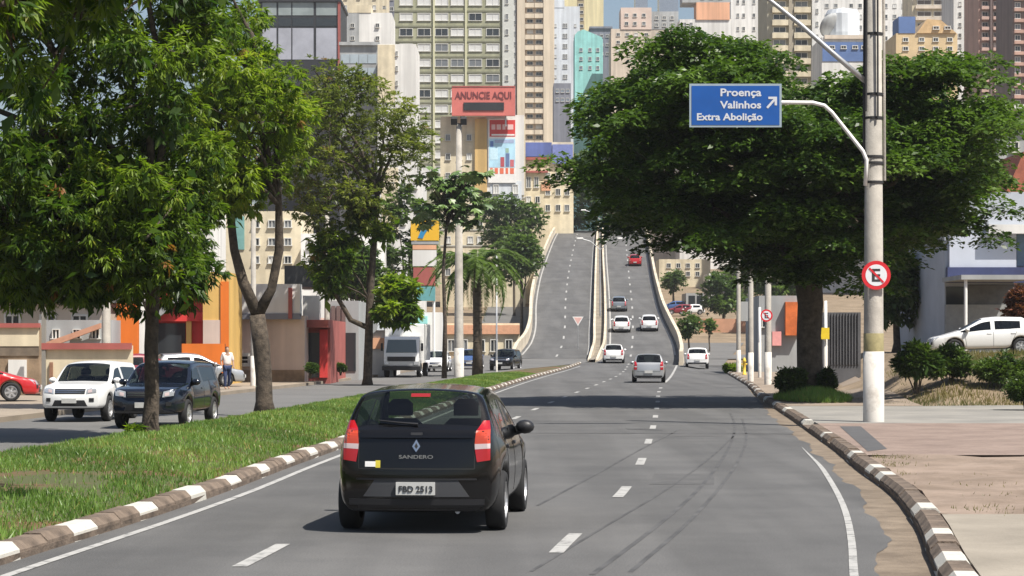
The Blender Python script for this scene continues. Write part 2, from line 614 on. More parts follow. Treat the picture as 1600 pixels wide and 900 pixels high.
# median: soil, kerbs
hum = lambda x, y: base_z(y) + 0.11 + 0.12 * math.sin(PI * min(1, max(0, (x - E_mf(y)) / max(0.3, E_mk(y) - E_mf(y))))) + 0.02 * math.sin(x * 3 + y * 1.7)
median = strip('median', lambda y: E_mf(y) + 0.2, lambda y: E_mk(y) - 0.15, ys(-20, 166, 1.0), soil, hum, 8, kind='structure')
tag(median, 'raised planted strip of soil between the carriageways')
mfar = strip('kerb_far_side', E_mf, lambda y: E_mf(y) + 0.22, ys(-20, 166, 1.5), kerb_brown, lambda x, y: base_z(y) + 0.13, 1, kind='structure', side=0.2)
tag(mfar, 'plain brown kerb on the far side of the median')


def stone_mesh(L, W, H, mt):
    mb = MB()
    prof = [(-W / 2, -0.1), (-W / 2, H - 0.05), (-W / 2 + 0.05, H), (W / 2 - 0.07, H), (W / 2, H - 0.07), (W / 2 + 0.02, -0.1)]
    mb.prism(prof, -L / 2, L / 2)
    return mb.mesh('kerb_stone', mt)


def kerb(name, f, y0, y1, side, Ls, pattern, label, skip=None, zf=zroad):
    """stones laid along X=f(Y); side=+1: the road is on the stones' right"""
    bed = strip(name, lambda y: f(y) - (0.25 if side > 0 else 0.02), lambda y: f(y) + (0.02 if side > 0 else 0.25), ys(y0, y1, 1.5), kerb_brown, lambda x, y: zf(x, y) + 0.06, 1, kind='structure', side=0.1)
    tag(bed, label)
    me = {True: stone_mesh(Ls - 0.012, 0.28, 0.16, kerb_white), False: stone_mesh(Ls - 0.012, 0.28, 0.16, kerb_brown)}
    y, k = y0, 0
    while y < y1:
        d = Vector((f(y + Ls / 2) - f(y - Ls / 2), Ls)).normalized()
        x = f(y) - side * 0.13
        if not (skip and skip(y)):
            o = inst('kerb_stone', me[bool(pattern(k))], bed, (x, y, zf(x, y) + R.uniform(-0.012, 0.012)), -math.atan2(d.x, d.y) + R.uniform(-0.012, 0.012) + (0 if side > 0 else PI))
        y += Ls * d.y
        k += 1
    return bed


kerb('kerb_median', E_mk, 6, 166, 1, 0.87, lambda k: k % 3 == 1, 'kerb of alternating white and brown stones along the median')
kerb('kerb_roadside', E_rk, 6, 62, -1, 0.82, lambda k: k in (6, 10, 14, 16, 19, 23, 31, 33, 38, 48, 57), 'worn kerb with white painted stones along the footpath', skip=lambda y: 42 < y < 43 or 50 < y < 52)
kerb('kerb_beyond', E_rk, 62, 170, -1, 1.6, lambda k: k % 4 == 0, 'kerb of the footpath beyond the big tree')

# footpaths
paver = mat('brick_paving', (0.245, 0.180, 0.148), 0.9, 0.12, 1.0, 0.4, 60, rgb2=(0.31, 0.235, 0.195), detail=8)
bt = paver.node_tree
bk = bt.nodes.new('ShaderNodeTexBrick')
bk.inputs['Scale'].default_value = 5
bk.inputs['Mortar Size'].default_value = 0.025
bk.inputs['Color1'].default_value = (1, 1, 1, 1)
bk.inputs['Color2'].default_value = (0.78, 0.76, 0.76, 1)
bk.inputs['Mortar'].default_value = (0.55, 0.55, 0.52, 1)
mxp = bt.nodes.new('ShaderNodeMixRGB')
mxp.blend_type = 'MULTIPLY'
mxp.inputs[0].default_value = 0.9
pb = bt.nodes['Principled BSDF']
src = pb.inputs['Base Color'].links[0].from_socket
bt.links.new(src, mxp.inputs[1])
bt.links.new(bk.outputs[0], mxp.inputs[2])
bt.links.new(bt.nodes['Texture Coordinate'].outputs['Object'], bk.inputs[0])
bt.links.new(mxp.outputs[0], pb.inputs['Base Color'])
E_in = lambda y: E_rk(y) + 0.26
fp = strip('footpath_slab', E_in, lambda y: E_rk(y) + 6, ys(6, 23.9, 1.5), slab_concrete, 0.135, 4, kind='structure', side=0.2)
tag(fp, 'pale concrete slab footpath nearest the camera')
vg = strip('verge', E_in, lambda y: E_rk(y) + 9, ys(23.9, 36.5, 0.7), mat('verge_earth', (0.19, 0.140, 0.100), 0.95, 0.2, 0.7, 0.8, 14, rgb2=(0.275, 0.21, 0.165), detail=12), lambda x, y: 0.125 + 0.02 * math.sin(x * 2.3 + y) + 0.012 * math.sin(y * 5 + x * 3), 14, kind='structure', side=0.2)
tag(vg, 'bare dry earth verge beside the kerb')
bp_ = strip('footpath_paving', E_in, lambda y: E_rk(y) + 14, ys(36.5, 51, 1), paver, 0.135, 6, kind='structure', side=0.2)
tag(bp_, 'pinkish brick paving round the white based pole')
dw = strip('driveway', E_in, lambda y: E_rk(y) + 30, ys(51, 65, 1), pale_concrete, lambda x, y: 0.132 + lot_z(x, y), 30, kind='structure', side=0.2)
tag(dw, 'pale concrete driveway in front of the tree')
fb = strip('footpath_beyond', E_in, lambda y: E_rk(y) + 4.2, ys(65, 170, 3), mat('beyond_path', (0.24, 0.19, 0.145), 0.95, 0.15, 0.6, detail=7), lambda x, y: 0.14 + gz(x, y) * 0.95, 4, kind='structure', side=0.2)
tag(fb, 'sandy footpath beyond the big tree')
# dark asphalt patch against the kerb
mbq = MB()
pp = [gp(1312, 676), gp(1345, 676), gp(1386, 714), gp(1356, 718)]
mbq.add([(a, b, 0.140) for a, b in pp], [(0, 1, 2, 3)])
tag(mbq.build('asphalt_patch', mat('patch_asphalt', (0.075, 0.074, 0.075), 0.9, 0.15, 3)), 'dark asphalt patch beside the kerb', kind='structure')
# left footpath
lf = strip('footpath_opposite', lambda y: E_lk(y) - 7.5, lambda y: E_lk(y), ys(-10, 175, 2), mat('opposite_path', (0.26, 0.215, 0.165), 0.95, 0.15, 0.5, detail=7), lambda x, y: base_z(y) + 0.13, 4, kind='structure', side=0.2)
tag(lf, 'pale sandy footpath in front of the shops')

# ------------------------------------------------------------------ viaduct: two carriageways, central barrier, parapets
Yv = ys(168, 425, 4)
strip('road_viaduct_down', P_l, C_l, ys(176, 425, 4), asphalt, lambda x, y: Z_r(y) + 0.01, 6, kind='structure')['label'] = 'viaduct carriageway coming down towards the camera'
via = strip('road_viaduct_up', C_r, P_r, Yv, asphalt, lambda x, y: Z_r(y) + 0.01, 6, kind='structure')
via['label'] = 'viaduct carriageway climbing to the city'
fill = MB()
zv = lambda x, y: Z_r(y)
for f, off in ((P_l, -0.01), (P_r, 0.01)):
    t = [(f(y) + off, y) for y in ys(176, 425, 5)]
    n = len(t)
    fill.add([(x, y, Z_r(y)) for x, y in t] + [(x, y, min(base_z(y), Z_r(y)) - 1) for x, y in t], [(i, i + 1, n + i + 1, n + i) for i in range(n - 1)])
fo = fill.build('viaduct_wall', mat('retaining_wall', (0.24, 0.21, 0.18), 0.9, 0.2, 0.3, detail=8))
tag(fo, 'concrete retaining walls under the viaduct deck', 'retaining wall')
LD = lambda y: 0.5 * (P_l(y) + C_l(y)) + 0.2
for k in range(22):
    y = 178 + 9.0 * k
    if y < 345:
        ribbon('lane_dash', [(L1(y + t), y + t) for t in (0, 1.2, 2.4)], 0.16, 0.025, road_white, via, zv)
        ribbon('lane_dash', [(LD(y + t), y + t) for t in (0, 1.2, 2.4)], 0.16, 0.025, road_white, via, zv)
for f, o_ in ((C_r, 0.35), (P_r, -0.35), (C_l, -0.35), (P_l, 0.35)):
    ribbon('edge_line', [(f(y) + o_, y) for y in ys(180, 345, 4)], 0.14, 0.025, road_white, via, zv)


def wall_along(f, y0, y1, w, h, step=3.0, taper0=0):
    mb = MB()
    Y = ys(y0, y1, step)
    V_ = []
    for y in Y:
        hh = h * (sm(y0 - 0.1, y0 + taper0, y) * 0.85 + 0.15 if taper0 else 1)
        z = Z_r(y)
        x = f(y)
        V_ += [(x - w / 2 - 0.06, y, z - 0.3), (x - w / 2, y, z + hh * 0.4), (x - w / 2, y, z + hh), (x + w / 2, y, z + hh), (x + w / 2, y, z + hh * 0.4), (x + w / 2 + 0.06, y, z - 0.3)]
    F_ = []
    for i in range(len(Y) - 1):
        for k in range(5):
            F_.append((6 * i + k, 6 * i + k + 1, 6 * i + k + 7, 6 * i + k + 6))
    F_ += [(0, 1, 2, 3, 4, 5), tuple(6 * (len(Y) - 1) + k for k in (5, 4, 3, 2, 1, 0))]
    mb.add(V_, F_)
    return mb


par_m = mat('parapet_concrete', (0.52, 0.44, 0.33), 0.9, 0.18, 0.35, 0.2, 12, rgb2=(0.60, 0.53, 0.42), detail=9)
tag(wall_along(lambda y: P_l(y) - 0.15, 172, 425, 0.28, 0.95, 3, 10).build('parapet', par_m), 'beige concrete parapet on the downhill side of the viaduct', 'parapet')
tag(wall_along(lambda y: P_r(y) + 0.15, 163, 425, 0.28, 1.0).build('parapet', par_m), 'beige concrete parapet ending beside the service road', 'parapet')
cb = thing('central_barrier', 'double concrete barrier dividing the viaduct carriageways', 'barrier', (0, 0, 0))
wall_along(lambda y: C_l(y) + 0.1, 172, 425, 0.2, 0.8, 3, 5).build('barrier_wall', par_m, cb)
wall_along(lambda y: C_r(y) - 0.1, 172, 425, 0.2, 0.8, 3, 5).build('barrier_wall', par_m, cb)
strip('barrier_fill', lambda y: C_l(y) + 0.15, lambda y: C_r(y) - 0.15, ys(170, 425, 4), mat('barrier_soil', (0.20, 0.175, 0.14), 0.95, 0.25, 0.6), lambda x, y: Z_r(y) + 0.2, 2, cb)

# ------------------------------------------------------------------ vehicles
def paint(name, rgb, rough=0.25, metal=0.0):
    return mat('car_paint_' + name, rgb, rough, 0, coat=0.6, metal=metal)


glass_dark = glass_mat('car_glass_tinted', (0.10, 0.12, 0.12))
glass_clear = glass_mat('car_glass', (0.62, 0.68, 0.65))
rim_m = mat('wheel_alloy', (0.55, 0.55, 0.56), 0.35, 0.05, metal=0.7)
lamp_red = mat('lamp_red', (0.36, 0.008, 0.014), 0.18, 0, coat=0.5)
lamp_orange = mat('lamp_amber', (0.46, 0.05, 0.02), 0.2, 0, coat=0.5)
lamp_white = mat('lamp_white', (0.52, 0.42, 0.42), 0.15, 0, coat=0.5)
lamp_clear = mat('lamp_reflector', (0.55, 0.58, 0.62), 0.15, 0, metal=0.5)
plate_m = mat('plate_grey', (0.50, 0.50, 0.48), 0.5, 0.06, 8)
plate_ink = mat('plate_ink', (0.03, 0.03, 0.03), 0.6, 0)
seat_m = mat('seat_fabric', (0.03, 0.03, 0.034), 0.9, 0.1)
PAINT = {
    'black': mat('car_paint_black', (0.0055, 0.0055, 0.006), 0.10, 0, coat=0.2, spec=0.35),
    'navy': paint('navy', (0.006, 0.009, 0.018), 0.12),
    'white': paint('white', (0.74, 0.74, 0.73), 0.3),
    'silver': paint('silver', (0.40, 0.41, 0.42), 0.3, 0.5),
    'grey': paint('grey', (0.22, 0.24, 0.26), 0.3, 0.4),
    'red': paint('red', (0.42, 0.012, 0.015), 0.25),
    'wine': paint('wine', (0.20, 0.02, 0.03), 0.25),
    'blue': paint('blue', (0.05, 0.10, 0.25), 0.25),
}
SPEC = {
    'hatch': dict(yF=2.01, yR=-2.01, W=0.875, sill=0.22, r=0.31, R=0.375, fa=1.20, ra=-1.39, hoodF=0.74, hoodC=1.00, yC=0.98, yRF=0.12, roof=1.53, ymid=-0.55,
                  yRR=-1.63, zRR=1.485, yRB=-1.90, rbz=1.10, beltF=0.66, beltC=0.90, beltR=0.99, yB=-0.28, yCp=-1.42, tumble=0.35, nose=0.80, tail=0.89, bulgeR=0.05, bulgeF=0.16),
    'suv': dict(yF=2.12, yR=-2.10, W=0.895, sill=0.36, r=0.355, R=0.43, fa=1.32, ra=-1.30, hoodF=0.97, hoodC=1.10, yC=0.98, yRF=0.36, roof=1.67, ymid=-0.5,
                yRR=-1.88, zRR=1.63, yRB=-2.03, rbz=1.12, beltF=0.89, beltC=1.02, beltR=1.08, yB=-0.22, yCp=-1.68, tumble=0.27, nose=0.88, tail=0.94, bulgeR=0.05, bulgeF=0.10),
    'compact': dict(yF=1.90, yR=-1.88, W=0.82, sill=0.21, r=0.30, R=0.36, fa=1.14, ra=-1.30, hoodF=0.70, hoodC=0.94, yC=0.90, yRF=0.10, roof=1.43, ymid=-0.5,
                    yRR=-1.45, zRR=1.39, yRB=-1.78, rbz=0.98, beltF=0.62, beltC=0.85, beltR=0.92, yB=-0.30, yCp=-1.30, tumble=0.34, nose=0.80, tail=0.88, bulgeR=0.06, bulgeF=0.14),
}
WHEEL = {}


def wheel_meshes(r, w):
    k = (round(r, 3), w)
    if k in WHEEL:
        return WHEEL[k]
    t = MB()
    t.lathe([(r * 0.66, -w / 2), (r * 0.93, -w / 2), (r, -w * 0.36), (r, w * 0.36), (r * 0.93, w / 2), (r * 0.66, w / 2), (r * 0.62, 0), (r * 0.66, -w / 2)], 28, 'x')
    c = MB()
    h = w * 0.36
    c.lathe([(r * 0.66, h + 0.02), (r * 0.60, h + 0.025), (r * 0.57, h - 0.02), (r * 0.57, 0.0), (r * 0.02, 0.0)], 28, 'x')
    c.lathe([(r * 0.17, -0.02), (r * 0.17, h), (r * 0.12, h + 0.015), (0.001, h + 0.018)], 14, 'x')
    for i in range(6):
        a = 2 * PI * i / 6 + 0.2
        e1, e2 = Vector((0, math.cos(a), math.sin(a))), Vector((0, -math.sin(a), math.cos(a)))
        V_ = []
        for rr, ww in ((r * 0.12, r * 0.10), (r * 0.60, r * 0.13)):
            for x in (h - 0.03, h + 0.006):
                for s_ in (-1, 1):
                    p = e1 * rr + e2 * ww * s_
                    V_.append((x, p.y, p.z))
        c.add(V_, [(0, 1, 5, 4), (2, 3, 7, 6), (0, 2, 6, 4), (1, 3, 7, 5), (4, 5, 7, 6)])
    WHEEL[k] = (t.mesh('tyre', rubber, True), c.mesh('rim', rim_m))
    return WHEEL[k]


def car_cage(S):
    top = interp([(S['yR'], S['rbz'] - 0.03), (S['yRB'], S['rbz'])])
    tb = [(S['yR'], S['rbz'] - 0.02), (S['yRB'], S['rbz']), (S['yRR'], S['zRR']), (S['ymid'], S['roof']), (S['yRF'], S['roof'] - 0.045), (S['yC'], S['hoodC']), (S['yF'] - 0.35, S['hoodF'] + 0.06), (S['yF'], S['hoodF'])]
    bx, bz = [t[0] for t in tb], [t[1] for t in tb]
    top = lambda y: float(np.interp(y, bx, bz))
    belt = lambda y: min(top(y) - 0.07, float(np.interp(y, [S['yR'], S['yC'], S['yF']], [S['beltR'], S['beltC'], S['beltF']])))
    wid = lambda y: S['W'] * float(np.interp(y, [S['yR'], S['yR'] + 0.14, S['yR'] + 0.6, 0, S['yF'] - 0.7, S['yF'] - 0.22, S['yF']], [S['tail'], S['tail'] + 0.06, 0.995, 1, 0.985, S['nose'] + 0.1, S['nose']]))

    def arch(y):
        for a in (S['fa'], S['ra']):
            d = y - a
            if abs(d) < S['R']:
                z = S['r'] + math.sqrt(S['R'] ** 2 - d * d)
                if z > S['sill']:
                    return z
        return None
    Y = {S['yF'], S['yF'] - 0.10, S['yF'] - 0.28, S['yC'], S['yRF'], S['ymid'], S['yRR'], S['yRB'], S['yR'], S['yR'] + 0.06, S['yB'] + 0.05, S['yB'] - 0.05, S['yCp'], S['yCp'] - 0.12}
    for a in (S['fa'], S['ra']):
        lim = math.sqrt(S['R'] ** 2 - (S['r'] - S['sill']) ** 2)
        for q in (-1.06, -0.995, -0.9, -0.62, -0.28, 0, 0.28, 0.62, 0.9, 0.995, 1.06):
            Y.add(a + lim * q)
    for k in (0.33, 0.66):
        Y.add(S['yC'] + (S['yRF'] - S['yC']) * k)
    keys = [S['yF'], S['yC'], S['yRF'], S['yRR'], S['yRB'], S['yR'], S['yB'] + 0.05, S['yB'] - 0.05, S['yCp']]
    Yl = sorted(Y, reverse=True)
    out = []
    for y in Yl:                                     # drop stations that crowd a key one
        if y in keys or all(abs(y - k) > 0.035 for k in keys):
            out.append(y)
    Yl = out
    full = S['roof'] - S['beltC']
    V_, F_, T_ = [], [], []
    for y in Yl:
        w, tp, b = wid(y), top(y), belt(y)
        c = min(1.0, max(0.0, (tp - b - 0.07) / (full - 0.07)))
        a = arch(y)
        z0 = a if a else S['sill']
        z4 = max(b, z0 + 0.12)
        zz = [z0 + (z4 - z0) * t for t in (0, 0.3, 0.58, 0.82, 1.0)]
        xx = [w * (1.0 if a else 0.955), w * (1.004 if a else 0.99), w * 1.0, w * 0.985, w * 0.945]
        z5 = z4 + (tp - z4) * (0.5 + 0.34 * c)
        x5 = w * 0.935 - 0.02 - c * (z5 - z4) * S['tumble']
        z6 = z4 + (tp - z4) * (0.82 + 0.12 * c)
        x6 = x5 - 0.05 - 0.015 * c
        ring = [(w - 0.30, z0)] + list(zip(xx, zz)) + [(x5, z5), (x6, z6), (x6 * 0.55, tp - 0.012)]
        row = [(x, y, z) for x, z in ring] + [(0, y, tp)] + [(-x, y, z) for x, z in reversed(ring)]
        V_ += row
    n = 19
    for i in range(len(Yl) - 1):
        ym = 0.5 * (Yl[i] + Yl[i + 1])
        for k in range(n - 1):
            t = 0
            kk = k if k < 9 else 17 - k               # 0..8 mirrored
            if kk == 5 and S['yCp'] < ym < S['yC']:
                t = 2 if not (S['yB'] - 0.05 < ym < S['yB'] + 0.05) else 5
            if kk in (7, 8):
                if S['yRF'] < ym < S['yC']:
                    t = 1
                elif S['yRB'] < ym < S['yRR']:
                    t = 3
            if kk == 0:
                t = 4
            F_.append((i * n + k, i * n + k + 1, (i + 1) * n + k + 1, (i + 1) * n + k))
            T_.append(t)
        F_.append((i * n + n - 1, i * n, (i + 1) * n, (i + 1) * n + n - 1))
        T_.append(4)
    for end in (0, len(Yl) - 1):
        y = Yl[end]
        sg = 1 if end == 0 else -1
        o = end * n
        prev = [o + k for k in range(5, 14)]
        tops = [V_[p] for p in prev]
        for lev, k in enumerate((3, 2, 1, 0, -1)):
            if k >= 0:
                r_, l_ = o + 1 + k, o + 17 - k
                xc, zc = V_[r_][0], V_[r_][2]
                bul = (S['bulgeF'] if end == 0 else S['bulgeR']) + (0.05 if lev >= 1 else 0)
                cur = [r_]
                for j in range(1, 8):
                    u = tops[j][0] / tops[0][0]
                    V_.append((xc * u, y + sg * bul * (1 - abs(u) ** 2.5), zc))
                    cur.append(len(V_) - 1)
                cur.append(l_)
            else:
                cur = [o]
                for j in range(1, 8):
                    u = tops[j][0] / tops[0][0]
                    V_.append((V_[o][0] * u, y - sg * 0.05, V_[o][2] + 0.01))
                    cur.append(len(V_) - 1)
                cur.append(o + 18)
            for j in range(8):
                F_.append((prev[j], prev[j + 1], cur[j + 1], cur[j]))
                T_.append(4 if k < 0 else 0)
            prev = cur
    return V_, F_, T_


def subdiv(V_, F_, T_, level):
    me = bpy.data.meshes.new('cage')
    me.from_pydata(V_, [], F_)
    for k in range(8):
        me.materials.append(None)
    me.polygons.foreach_set('material_index', T_)
    bm = bmesh.new()
    bm.from_mesh(me)
    bmesh.ops.recalc_face_normals(bm, faces=bm.faces)
    bm.to_mesh(me)
    bm.free()
    o = bpy.data.objects.new('cage', me)
    COL.objects.link(o)
    md = o.modifiers.new('s', 'SUBSURF')
    md.levels = md.render_levels = level
    bpy.context.view_layer.update()
    ev = o.evaluated_get(bpy.context.evaluated_depsgraph_get())
    m2 = bpy.data.meshes.new_from_object(ev)
    bpy.data.objects.remove(o)
    return m2


def pick(m2, tags, name, mt, inset=0.0):
    ids, V_, F_ = {}, [], []
    for p in m2.polygons:
        if p.material_index in tags:
            f = []
            for v in p.vertices:
                if v not in ids:
                    ids[v] = len(V_)
                    q = m2.vertices[v]
                    V_.append(q.co - q.normal * inset)
                f.append(ids[v])
            F_.append(f)
    me = bpy.data.meshes.new(name)
    me.from_pydata(V_, [], F_)
    me.materials.append(mt)
    me.polygons.foreach_set('use_smooth', [True] * len(F_))
    me.update()
    return me


def pick_side(m2, tag_, name, mt, inset, test):
    """the glass faces whose centre passes the test"""
    ids, V_, F_ = {}, [], []
    for p in m2.polygons:
        if p.material_index == tag_ and test(p.center):
            f = []
            for v in p.vertices:
                if v not in ids:
                    ids[v] = len(V_)
                    q = m2.vertices[v]
                    V_.append(q.co - q.normal * inset)
                f.append(ids[v])
            F_.append(f)
    me = bpy.data.meshes.new(name)
    me.from_pydata(V_, [], F_)
    me.materials.append(mt)
    me.polygons.foreach_set('use_smooth', [True] * len(F_))
    me.update()
    return me


class Decal:
    """thin pieces laid on a curved car body"""
    def __init__(s, m2):
        s.bvh = BVHTree.FromPolygons([v.co for v in m2.vertices], [tuple(p.vertices) for p in m2.polygons])

    def put(s, name, axis, c4, mt, parent, off=0.006, n=5, m=5):
        d = {'rear': Vector((0, 1, 0)), 'front': Vector((0, -1, 0)), 'right': Vector((-1, 0, 0)), 'left': Vector((1, 0, 0)), 'top': Vector((0, 0, -1))}[axis]
        V_ = []
        lastd = []
        for j in range(m + 1):
            for i in range(n + 1):
                u, v = i / n, j / m
                a = (Vector(c4[0]) * (1 - u) + Vector(c4[1]) * u) * (1 - v) + (Vector(c4[3]) * (1 - u) + Vector(c4[2]) * u) * v
                if axis in ('rear', 'front'):
                    o = Vector((a[0], 0, a[1])) - d * 5
                elif axis == 'top':
                    o = Vector((a[0], a[1], 5))
                else:
                    o = Vector((0, a[0], a[1])) - d * 5
                h = s.bvh.ray_cast(o, d)
                if h[0] is not None and h[3] < 5.0 - (0.45 if axis in ('left', 'right') else 0):
                    lastd.append(h[3])
                    V_.append(h[0] - d * off)
                else:
                    V_.append(('miss', o))
        md = sum(lastd) / max(1, len(lastd))
        V_ = [(p[1] + d * (md - off)) if isinstance(p, tuple) else p for p in V_]
        w = n + 1
        F_ = [(j * w + i, j * w + i + 1, (j + 1) * w + i + 1, (j + 1) * w + i) for j in range(m) for i in range(n)]
        rim = [i for i in range(w)] + [j * w + n for j in range(1, m + 1)] + [m * w + i for i in range(n - 1, -1, -1)] + [j * w for j in range(m - 1, 0, -1)]
        k = len(V_)
        V_ += [V_[q] + d * (off + 0.012) for q in rim]
        for q in range(len(rim)):
            q2 = (q + 1) % len(rim)
            F_.append((rim[q], rim[q2], k + q2, k + q))
        mb = MB()
        mb.add(V_, F_)
        return mb.build(name, mt, parent)


def make_car(name, kind, color, label, cat, level=1, hero=False, group=None, glass=None):
    S = SPEC[kind]
    t = thing(name, label, cat, group=group)
    m2 = subdiv(*car_cage(S), level)
    inst('body', pick(m2, (0, 5), 'body', PAINT[color]), t)
    inst('underbody', pick(m2, (4,), 'underbody', black_plastic), t)
    gd = glass or glass_dark
    inst('windscreen', pick(m2, (1,), 'windscreen', glass_clear, 0.004), t)
    inst('rear_window', pick(m2, (3,), 'rear_window', gd, 0.004), t)
    for sg in (1, -1):
        for a, b in ((S['yB'], 9), (-9, S['yB'])):
            inst('side_window', pick_side(m2, 2, 'side_window', gd, 0.004, lambda c: c.x * sg > 0 and a < c.y < b), t)
    ty, ri = wheel_meshes(S['r'], 0.20)
    for sg in (1, -1):
        for ya in (S['fa'], S['ra']):
            w = inst('wheel', ri, t, (sg * (S['W'] - 0.105), ya, S['r']), 0 if sg > 0 else PI)
            inst('tyre', ty, w)
    D = Decal(m2)
    W = S['W']
    # seats
    st = MB()
    for sx in (-0.36, 0.36):
        st.box(sx - 0.24, sx + 0.24, -0.55, -0.05, 0.35, 0.62, 0.05)
        st.box(sx - 0.24, sx + 0.24, -0.68, -0.50, 0.55, S['beltR'] + 0.15, 0.07)
        st.box(sx - 0.13, sx + 0.13, -0.66, -0.54, S['beltR'] + 0.18, S['beltR'] + 0.36, 0.05)
    st.box(-0.62, 0.62, S['ra'] - 0.12, S['ra'] + 0.08, 0.5, S['beltR'] + 0.06, 0.07)
    st.box(-0.68, 0.68, S['yC'] - 0.45, S['yC'] - 0.05, 0.6, S['beltC'] + 0.02, 0.06)
    st.build('seats', seat_m, t)
    # mirrors
    for sg in (1, -1):
        mm = MB()
        mm.lathe([(0.001, -0.09), (0.05, -0.085), (0.075, -0.05), (0.082, 0.0), (0.07, 0.05), (0.001, 0.06)], 12, 'y')
        mm.v = [(x * 1.35, y, z * 1.0) for x, y, z in mm.v]
        mo = mm.build('mirror', PAINT[color] if not hero else black_plastic, t, True, (sg * (W + 0.02), S['yC'] - 0.22, S['beltC'] + 0.10))
        a = MB()
        a.tube([(-sg * 0.16, 0.0, -0.09), (-sg * 0.03, 0, -0.05)], 0.025, 6)
        a.build('mirror_arm', black_plastic, mo)
    zb, rz_ = S['sill'], S['rbz']
    lo = S['beltR']
    # tail lamps
    for sg in (1, -1):
        a, b = sg * W * 0.70, sg * W * 0.868
        zt, z0 = rz_ + 0.06, rz_ - 0.36
        lamp = D.put('tail_light', 'rear', [(a * 1.02, z0), (b, z0 + 0.02), (b, z0 + 0.14), (a * 0.985, z0 + 0.13)], lamp_red, t, 0.014)
        D.put('lens', 'rear', [(a * 0.985, z0 + 0.13), (b, z0 + 0.14), (b * 0.998, z0 + 0.19), (a * 0.98, z0 + 0.185)], lamp_white, lamp, 0.015)
        D.put('lens', 'rear', [(a * 0.98, z0 + 0.185), (b * 0.998, z0 + 0.19), (b * 0.985, zt - 0.09), (a * 1.0, zt - 0.10)], lamp_orange if hero else lamp_red, lamp, 0.014)
        D.put('lens', 'rear', [(a * 1.0, zt - 0.10), (b * 0.985, zt - 0.09), (b * 0.965, zt), (a * 1.10, zt)], lamp_red, lamp, 0.014)
    zp = zb + (0.25 if hero else 0.32)
    bumper = D.put('bumper_trim', 'rear', [(-W * 0.80, zb + 0.02), (W * 0.80, zb + 0.02), (W * 0.80, zb + 0.14), (-W * 0.80, zb + 0.14)], black_plastic, t, 0.008, 14, 2)
    if hero:
        D.put('plate_recess', 'rear', [(-0.55, zp - 0.085), (0.55, zp - 0.085), (0.42, zp + 0.10), (-0.42, zp + 0.10)], mat('bumper_grey', (0.045, 0.046, 0.05), 0.5, 0), t, 0.005, 12, 3)
    y0 = S['yR'] - S['bulgeR'] - 0.06
    pl = MB()
    pl.box(-0.20, 0.20, y0 - 0.022, y0 + 0.03, zp - 0.065, zp + 0.065, 0.0)
    po = pl.build('number_plate', plate_m, t)
    if hero:
        text('FBD 2513', 0.088, plate_ink, po, (0.005, y0 - 0.026, zp - 0.033), align='CENTER', name='plate_lettering', bold=0.001)
    # seams and tailgate
    sw = 0.006
    def seam(axis, p, q, n=8, w=sw, mt=dark_line, off=0.003, nm='panel_seam'):
        dx, dz = q[0] - p[0], q[1] - p[1]
        l = math.hypot(dx, dz)
        nx, nz = -dz / l * w, dx / l * w
        D.put(nm, axis, [(p[0] - nx, p[1] - nz), (q[0] - nx, q[1] - nz), (q[0] + nx, q[1] + nz), (p[0] + nx, p[1] + nz)], mt, t, off, n, 1)
    for ax in ('right', 'left'):
        b0 = zb + 0.06
        seam(ax, (S['yB'], b0), (S['yB'], lo - 0.07))
        seam(ax, (S['yC'] - 0.22, b0), (S['yC'] - 0.14, S['beltC'] - 0.06))
        seam(ax, (S['ra'] + S['R'] + 0.06, b0), (S['yCp'] + 0.14, lo - 0.06))
        for yh in (S['yB'] + 0.16, S['yCp'] + 0.28):
            D.put('door_handle', ax, [(yh - 0.09, lo - 0.14), (yh + 0.07, lo - 0.14), (yh + 0.07, lo - 0.105), (yh - 0.09, lo - 0.105)], black_plastic if hero else PAINT[color], t, 0.018, 4, 1)
    zs = rz_ - 0.43
    seam('rear', (-W * 0.68, zs), (W * 0.68, zs), 14)
    seam('rear', (-W * 0.685, zs), (-W * 0.685, rz_ - 0.05), 4)
    seam('rear', (W * 0.685, zs), (W * 0.685, rz_ - 0.05), 4)
    if not hero:
        # the face of the car
        zh = S['hoodF']
        for sg in (1, -1):
            hl = D.put('headlight', 'front', [(sg * W * 0.50, zh - 0.20), (sg * W * 0.80, zh - 0.16), (sg * W * 0.82, zh + 0.0), (sg * W * 0.52, zh - 0.06)], lamp_clear, t, 0.010)
            D.put('lens', 'front', [(sg * W * 0.56, zh - 0.17), (sg * W * 0.68, zh - 0.155), (sg * W * 0.68, zh - 0.07), (sg * W * 0.56, zh - 0.09)], lamp_white, hl, 0.018, 3, 3)
            D.put('fog_light', 'front', [(sg * W * 0.60, zb + 0.20), (sg * W * 0.74, zb + 0.20), (sg * W * 0.74, zb + 0.30), (sg * W * 0.60, zb + 0.30)], lamp_clear if color != 'white' else black_plastic, t, 0.012, 3, 3)
        gr = D.put('grille', 'front', [(-W * 0.46, zh - 0.20), (W * 0.46, zh - 0.20), (W * 0.48, zh - 0.06), (-W * 0.48, zh - 0.06)], black_plastic, t, 0.008, 10, 2)
        for q in (0.35, 0.7):
            D.put('grille_bar', 'front', [(-W * 0.46, zh - 0.20 + 0.14 * q - 0.012), (W * 0.46, zh - 0.20 + 0.14 * q - 0.012), (W * 0.46, zh - 0.20 + 0.14 * q + 0.012), (-W * 0.46, zh - 0.20 + 0.14 * q + 0.012)], chrome, gr, 0.02, 10, 1)
        D.put('air_intake', 'front', [(-W * 0.58, zb + 0.02), (W * 0.58, zb + 0.02), (W * 0.46, zb + 0.24), (-W * 0.46, zb + 0.24)], black_plastic, t, 0.008, 12, 3)
        yf = S['yF'] + S['bulgeF'] + 0.06
        fp_ = MB()
